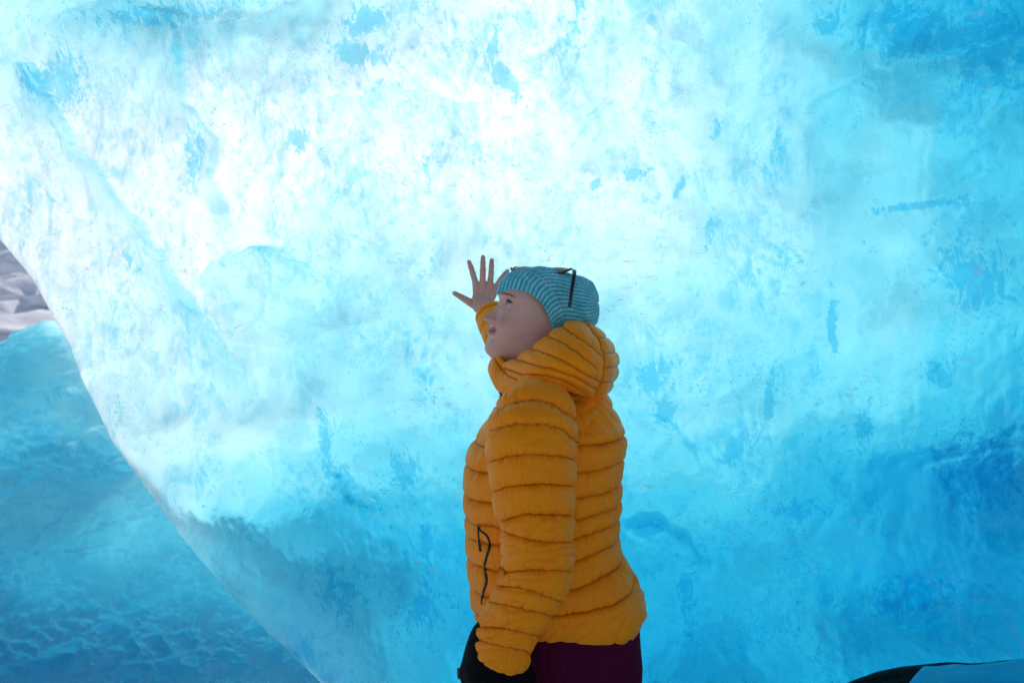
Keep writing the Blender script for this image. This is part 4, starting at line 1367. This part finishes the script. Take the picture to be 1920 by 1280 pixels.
def trousers(parent):
    out = []
    keys = [(1120, 905, 1190, .175), (1160, 925, 1196, .182), (1195, 945, 1199, .186), (1230, 955, 1203, .188), (1270, 955, 1200, .185), (1310, 952, 1190, .18)]
    xs = np.linspace(.86, 1.25, 2)
    def build():
        py = np.linspace(1110, 1330, 120); r = track(keys, py, 4); na = 260
        th = np.arange(na) * 2 * np.pi / na; n = 2.3
        rad = 1 / (np.abs(np.cos(th)) ** n + np.abs(np.sin(th)) ** n) ** (1 / n)
        cx = (r[:, 0] + r[:, 1]) / 2; a = (r[:, 1] - r[:, 0]) / 2
        X = cx[:, None] + a[:, None] * (rad * np.cos(th)); D = r[:, 2][:, None] * (rad * np.sin(th)) + 0 * X
        P = M(X, py[:, None] + 0 * X, D)
        N = grid_normals(P, True)
        if ((P - P.mean(1, keepdims=True)) * N).sum() < 0: N = -N
        h = -.006 * np.exp(-np.abs(n2(X / 30 + 9, py[:, None] / 90, 71)) * 6)
        P = P + N * h[..., None]
        V = np.concatenate([P.reshape(-1, 3), P[-1].mean(0)[None]])
        k = np.arange(na); last = (len(py) - 1) * na
        parts = [(V, [grid_faces(len(py), na, True), np.stack([np.full(na, len(V) - 1), last + (k + 1) % na, last + k], -1)])]
        for s in (-1, 1):
            pts = catmull([M(1072, 1250, .085 * s), M(1070 + 6 * s, 1400, .09 * s), M(1064 + 8 * s, 1560, .09 * s), M(1078 + 8 * s, 1720, .09 * s), M(1080 + 8 * s, 1810, .09 * s)], 80)
            rr = np.interp(np.linspace(0, 1, 80), [0, .25, .55, .85, 1], [.105, .100, .082, .070, .076])
            V1, F1 = tube(pts, rr, 60, cap=False)
            V1 = V1.reshape(80, 60, 3); c = pts[:, None, :]; dirn = (V1 - c) / np.linalg.norm(V1 - c, axis=-1, keepdims=True)
            hh = -.006 * np.exp(-np.abs(n2(np.arange(60)[None, :] / 8 + 0 * V1[..., 0], np.arange(80)[:, None] / 7 + 0 * V1[..., 0], 73 + s)) * 5)
            parts.append(((V1 + dirn * hh[..., None]).reshape(-1, 3), F1))
        return join_vf(parts)
    V, F = build()
    o = mesh_obj('trousers', V, F, M_TROUSERS, parent)
    for s in (-1, 1):
        # boot: shaft plus foot with sole
        c0 = M(1080 + 8 * s, 1760, .09 * s); x0, y0 = c0[0], c0[1]
        st = np.linspace(0, 1, 40)
        Vb = []
        na = 40; th = np.arange(na) * 2 * np.pi / na
        for q in st:
            if q < .45:
                z = .24 - .16 * q / .45; cxm, aa, bb = x0, .060, .052
                Vb.append(np.stack([cxm + aa * np.cos(th), y0 + bb * np.sin(th), z + 0 * th], -1))
            else:
                w = (q - .45) / .55; z = .08 * (1 - w) + .0 * w
                cxm = x0 - .065 * min(1, w * 2.2); aa = .060 + .080 * min(1, w * 2.2)
                bb = .050 - .004 * w + .004 * math.sin(w * 3)
                Vb.append(np.stack([cxm + aa * np.cos(th), y0 + bb * np.sin(th) * (1 - .12 * np.cos(th)), z + .0 * th], -1))
        V1 = np.concatenate(Vb + [np.array([[x0 - .065, y0, 0.0]])])
        k = np.arange(na); F1 = [grid_faces(40, na, True), np.stack([np.full(na, len(V1) - 1), 39 * na + (k + 1) % na, 39 * na + k], -1)]
        b = mesh_obj('boot', V1, F1, M_BOOT, parent)
        ang = th
        Vs = np.concatenate([np.stack([x0 - .065 + (.146) * np.cos(ang), y0 + .056 * np.sin(ang) * (1 - .12 * np.cos(ang)), 0 * ang + zz], -1) for zz in (-.02, .018)])
        mesh_obj('sole', Vs, [grid_faces(2, na, True), ], M_BLACK, b)
    return o


def glove(parent):
    """black glove on the hanging left hand: gauntlet, palm, four curled fingers and thumb"""
    def G(px, py, d): return M(960 + (px - 960) * (YP + d) / YP, 640 + (py - 640) * (YP + d) / YP, d)
    xs = np.arange(-.26, .10, .0045); ys = np.arange(1.44, 1.80, .0045); zs = np.arange(.40, .98, .0045)
    P = np.stack(np.meshgrid(xs, ys, zs, indexing='ij'), -1)
    F = np.full(P.shape[:3], .5)
    pr = [(G(932, 1208, -.215), G(925, 1255, -.215), .058, .062, .02), (G(908, 1222, -.19), G(900, 1262, -.19), .038, .042, .02), (G(925, 1262, -.215), G(935, 1330, -.205), .052, .046, .02),
          (G(960, 1262, -.20), G(975, 1330, -.20), .045, .040, .02)]
    for i, x in enumerate((902, 922, 943, 963)):
        pr += [(G(x, 1330, -.205), G(x - 6, 1375, -.20), .021, .019, .006), (G(x - 6, 1375, -.20), G(x + 4, 1405, -.185 + .01), .019, .017, .006)]
    pr += [(G(900, 1290, -.205), G(878, 1330, -.20), .022, .019, .01), (G(878, 1330, -.20), G(872, 1362, -.20), .019, .016, .006)]
    for p0, p1, r0, r1, k in pr:
        F = smin(F, seg_field(P, p0, p1, r0, r1), k)
    F += .003 * n3(P * 26, 5)
    V, Fc = surface_nets(F, xs, ys, zs)
    o = mesh_obj('glove', V, Fc, M_BLACK, parent)
    # toggle on the wrist strap
    V1, F1 = tube([G(872, 1253, -.19), G(862, 1256, -.19), G(862.5, 1266, -.19), G(873, 1272, -.19)], [.006, .0075, .0075, .006], 10)
    mesh_obj('toggle', V1, F1, M_ZIP, o)
    return o


def zipper(parent):
    pts_px = [(896, 986), (901, 994), (912, 1003), (918, 1015), (917, 1028), (912, 1045), (909, 1060), (911, 1078), (912, 1090), (908, 1104), (904, 1118), (903, 1132)]
    return pts_px


def build_person():
    person = bpy.data.objects.new('person', None); link(person)
    tag(person, 'person in orange puffer jacket and teal beanie touching the ice wall with one raised hand', 'person')
    body = build_body(person)
    jk, TP = torso(person)
    jk['label'] = 'orange quilted puffer jacket with hood down'
    sleeve_near(jk); sleeve_far(jk); hood(jk)
    # pocket zip laid onto the real surface of the jacket front
    from mathutils.bvhtree import BVHTree
    dg = bpy.context.evaluated_depsgraph_get(); dg.update()
    tree = BVHTree.FromObject(jk, dg)
    def on_jacket(px, py, lift=.0015):
        o = Vector((0, 0, CAM_Z)); d = Vector(W(px, py, 1.0)) - o; d.normalize()
        h = tree.ray_cast(o, d)
        if h[0] is None: return None
        return np.array(h[0] - d * lift)
    pp = [p for p in [on_jacket(a, b) for a, b in catmull(np.array(zipper(None), float), 70)] if p is not None]
    V, F = tube(smooth1(np.array(pp), 1), np.interp(np.linspace(0, 1, len(pp)), [0, .1, .9, 1], [.002, .0031, .0031, .002]), 8, flat=.6)
    z = mesh_obj('zip', V, F, M_ZIP, jk)
    pp = [on_jacket(a, b, .004) for a, b in ((897, 987), (896.5, 996), (897, 1008), (899, 1020), (900.5, 1033))]
    pp = np.array([p for p in pp if p is not None])
    V, F = tube(catmull(pp, 20), np.interp(np.linspace(0, 1, 20), [0, .2, .5, .75, 1], [.0030, .0022, .0014, .0030, .0026]), 8)
    mesh_obj('zip_puller', V, F, M_ZIP, z)
    h, HP = hat(person)
    trousers(person); glove(person)
    # ---------------- sunglasses resting on the hat
    sg = bpy.data.objects.new('sunglasses', None); link(sg)
    tag(sg, 'dark framed sunglasses pushed up on top of the teal knit hat', 'sunglasses')
    def S(px, py, d): return W(px, py, YP + d)
    nearc = S(1076, 506.5, -.062); farc = S(959, 503.5, .030)
    axw = farc - nearc; Lw = np.linalg.norm(axw); axw /= Lw
    fwd = np.array([-.15, .0, .0]) + np.array([0, .55, .14]) ; fwd = fwd - axw * fwd.dot(axw); fwd /= np.linalg.norm(fwd)   # lens height runs over the top
    nrm = np.cross(axw, fwd); nrm *= np.sign(nrm[2])
    lens_q = NT('tinted_lens'); p = lens_q.n('ShaderNodeBsdfPrincipled', ins={'Base Color': (0.30, 0.12, 0.05, 1), 'Roughness': 0.05, 'Transmission Weight': 0.55, 'IOR': 1.45, 'Coat Weight': 0.5})
    lens_q.l(p.outputs[0], lens_q.out.inputs[0])
    fr = []
    for i, (c_, m_) in enumerate(((.235, 0), (.765, 1))):
        ctr = nearc + axw * Lw * c_ + nrm * .002
        an = np.linspace(0, 2 * np.pi, 49)
        sx = np.sign(np.cos(an)) * np.abs(np.cos(an)) ** .75 * .0300; sy = np.sign(np.sin(an)) * np.abs(np.sin(an)) ** .75 * .0210
        loop = ctr + sx[:, None] * axw + sy[:, None] * fwd + (nrm * .0)[None, :] - nrm * (.006 * (np.abs(sy) / .021) ** 2)[:, None]
        fr.append(tube(loop, .0026, 8))
        n = 48
        Vl = []
        for k in np.linspace(0.02, .97, 8):
            bul = .004 * (1 - k * k)
            Vl.append(ctr + (loop[:-1] - ctr) * k + nrm * bul)
        Vl = np.concatenate(Vl)
        Vb = Vl - nrm * .0016
        VV = np.concatenate([Vl, Vb]); FF = [grid_faces(8, n, True), grid_faces(8, n, True)[:, ::-1] + len(Vl)]
        a = np.arange(n) + 7 * n; b_ = (np.arange(n) + 1) % n + 7 * n
        FF.append(np.stack([a, b_, b_ + len(Vl), a + len(Vl)], -1))
        mesh_obj('lens', VV, np.concatenate(FF), lens_q.m, sg)
    fr.append(tube(catmull([nearc + axw * Lw * .44 + fwd * -.004, nearc + axw * Lw * .5 + nrm * .004 - fwd * .006, nearc + axw * Lw * .56 + fwd * -.004], 10), .0028, 8))
    V, F = join_vf(fr); mesh_obj('frame', V, F, M_FRAME, sg)
    for sgn, c in ((0, nearc), (1, farc)):
        if sgn == 0:
            pts = catmull([c + nrm * .001, S(1077, 511, -.074), S(1075.5, 522, -.088), S(1071.5, 548, -.101), S(1068.5, 571, -.105), S(1062, 592, -.103)], 40)
            n2_ = 31
            pts = pts[:34]
        else:
            pts = catmull([c + nrm * .001, S(966, 514, .066), S(972, 530, .082), S(985, 560, .090), S(1000, 585, .09)], 40)
        T = np.gradient(pts, axis=0); T /= np.linalg.norm(T, axis=1, keepdims=True)
        V, F = tube(pts, np.interp(np.linspace(0, 1, len(pts)), [0, .1, .6, 1], [.0035, .0048, .0040, .0036]), 10, flat=.42 if sgn == 0 else .5)
        mesh_obj('temple_arm', V, F, M_FRAME, sg)


build_person()
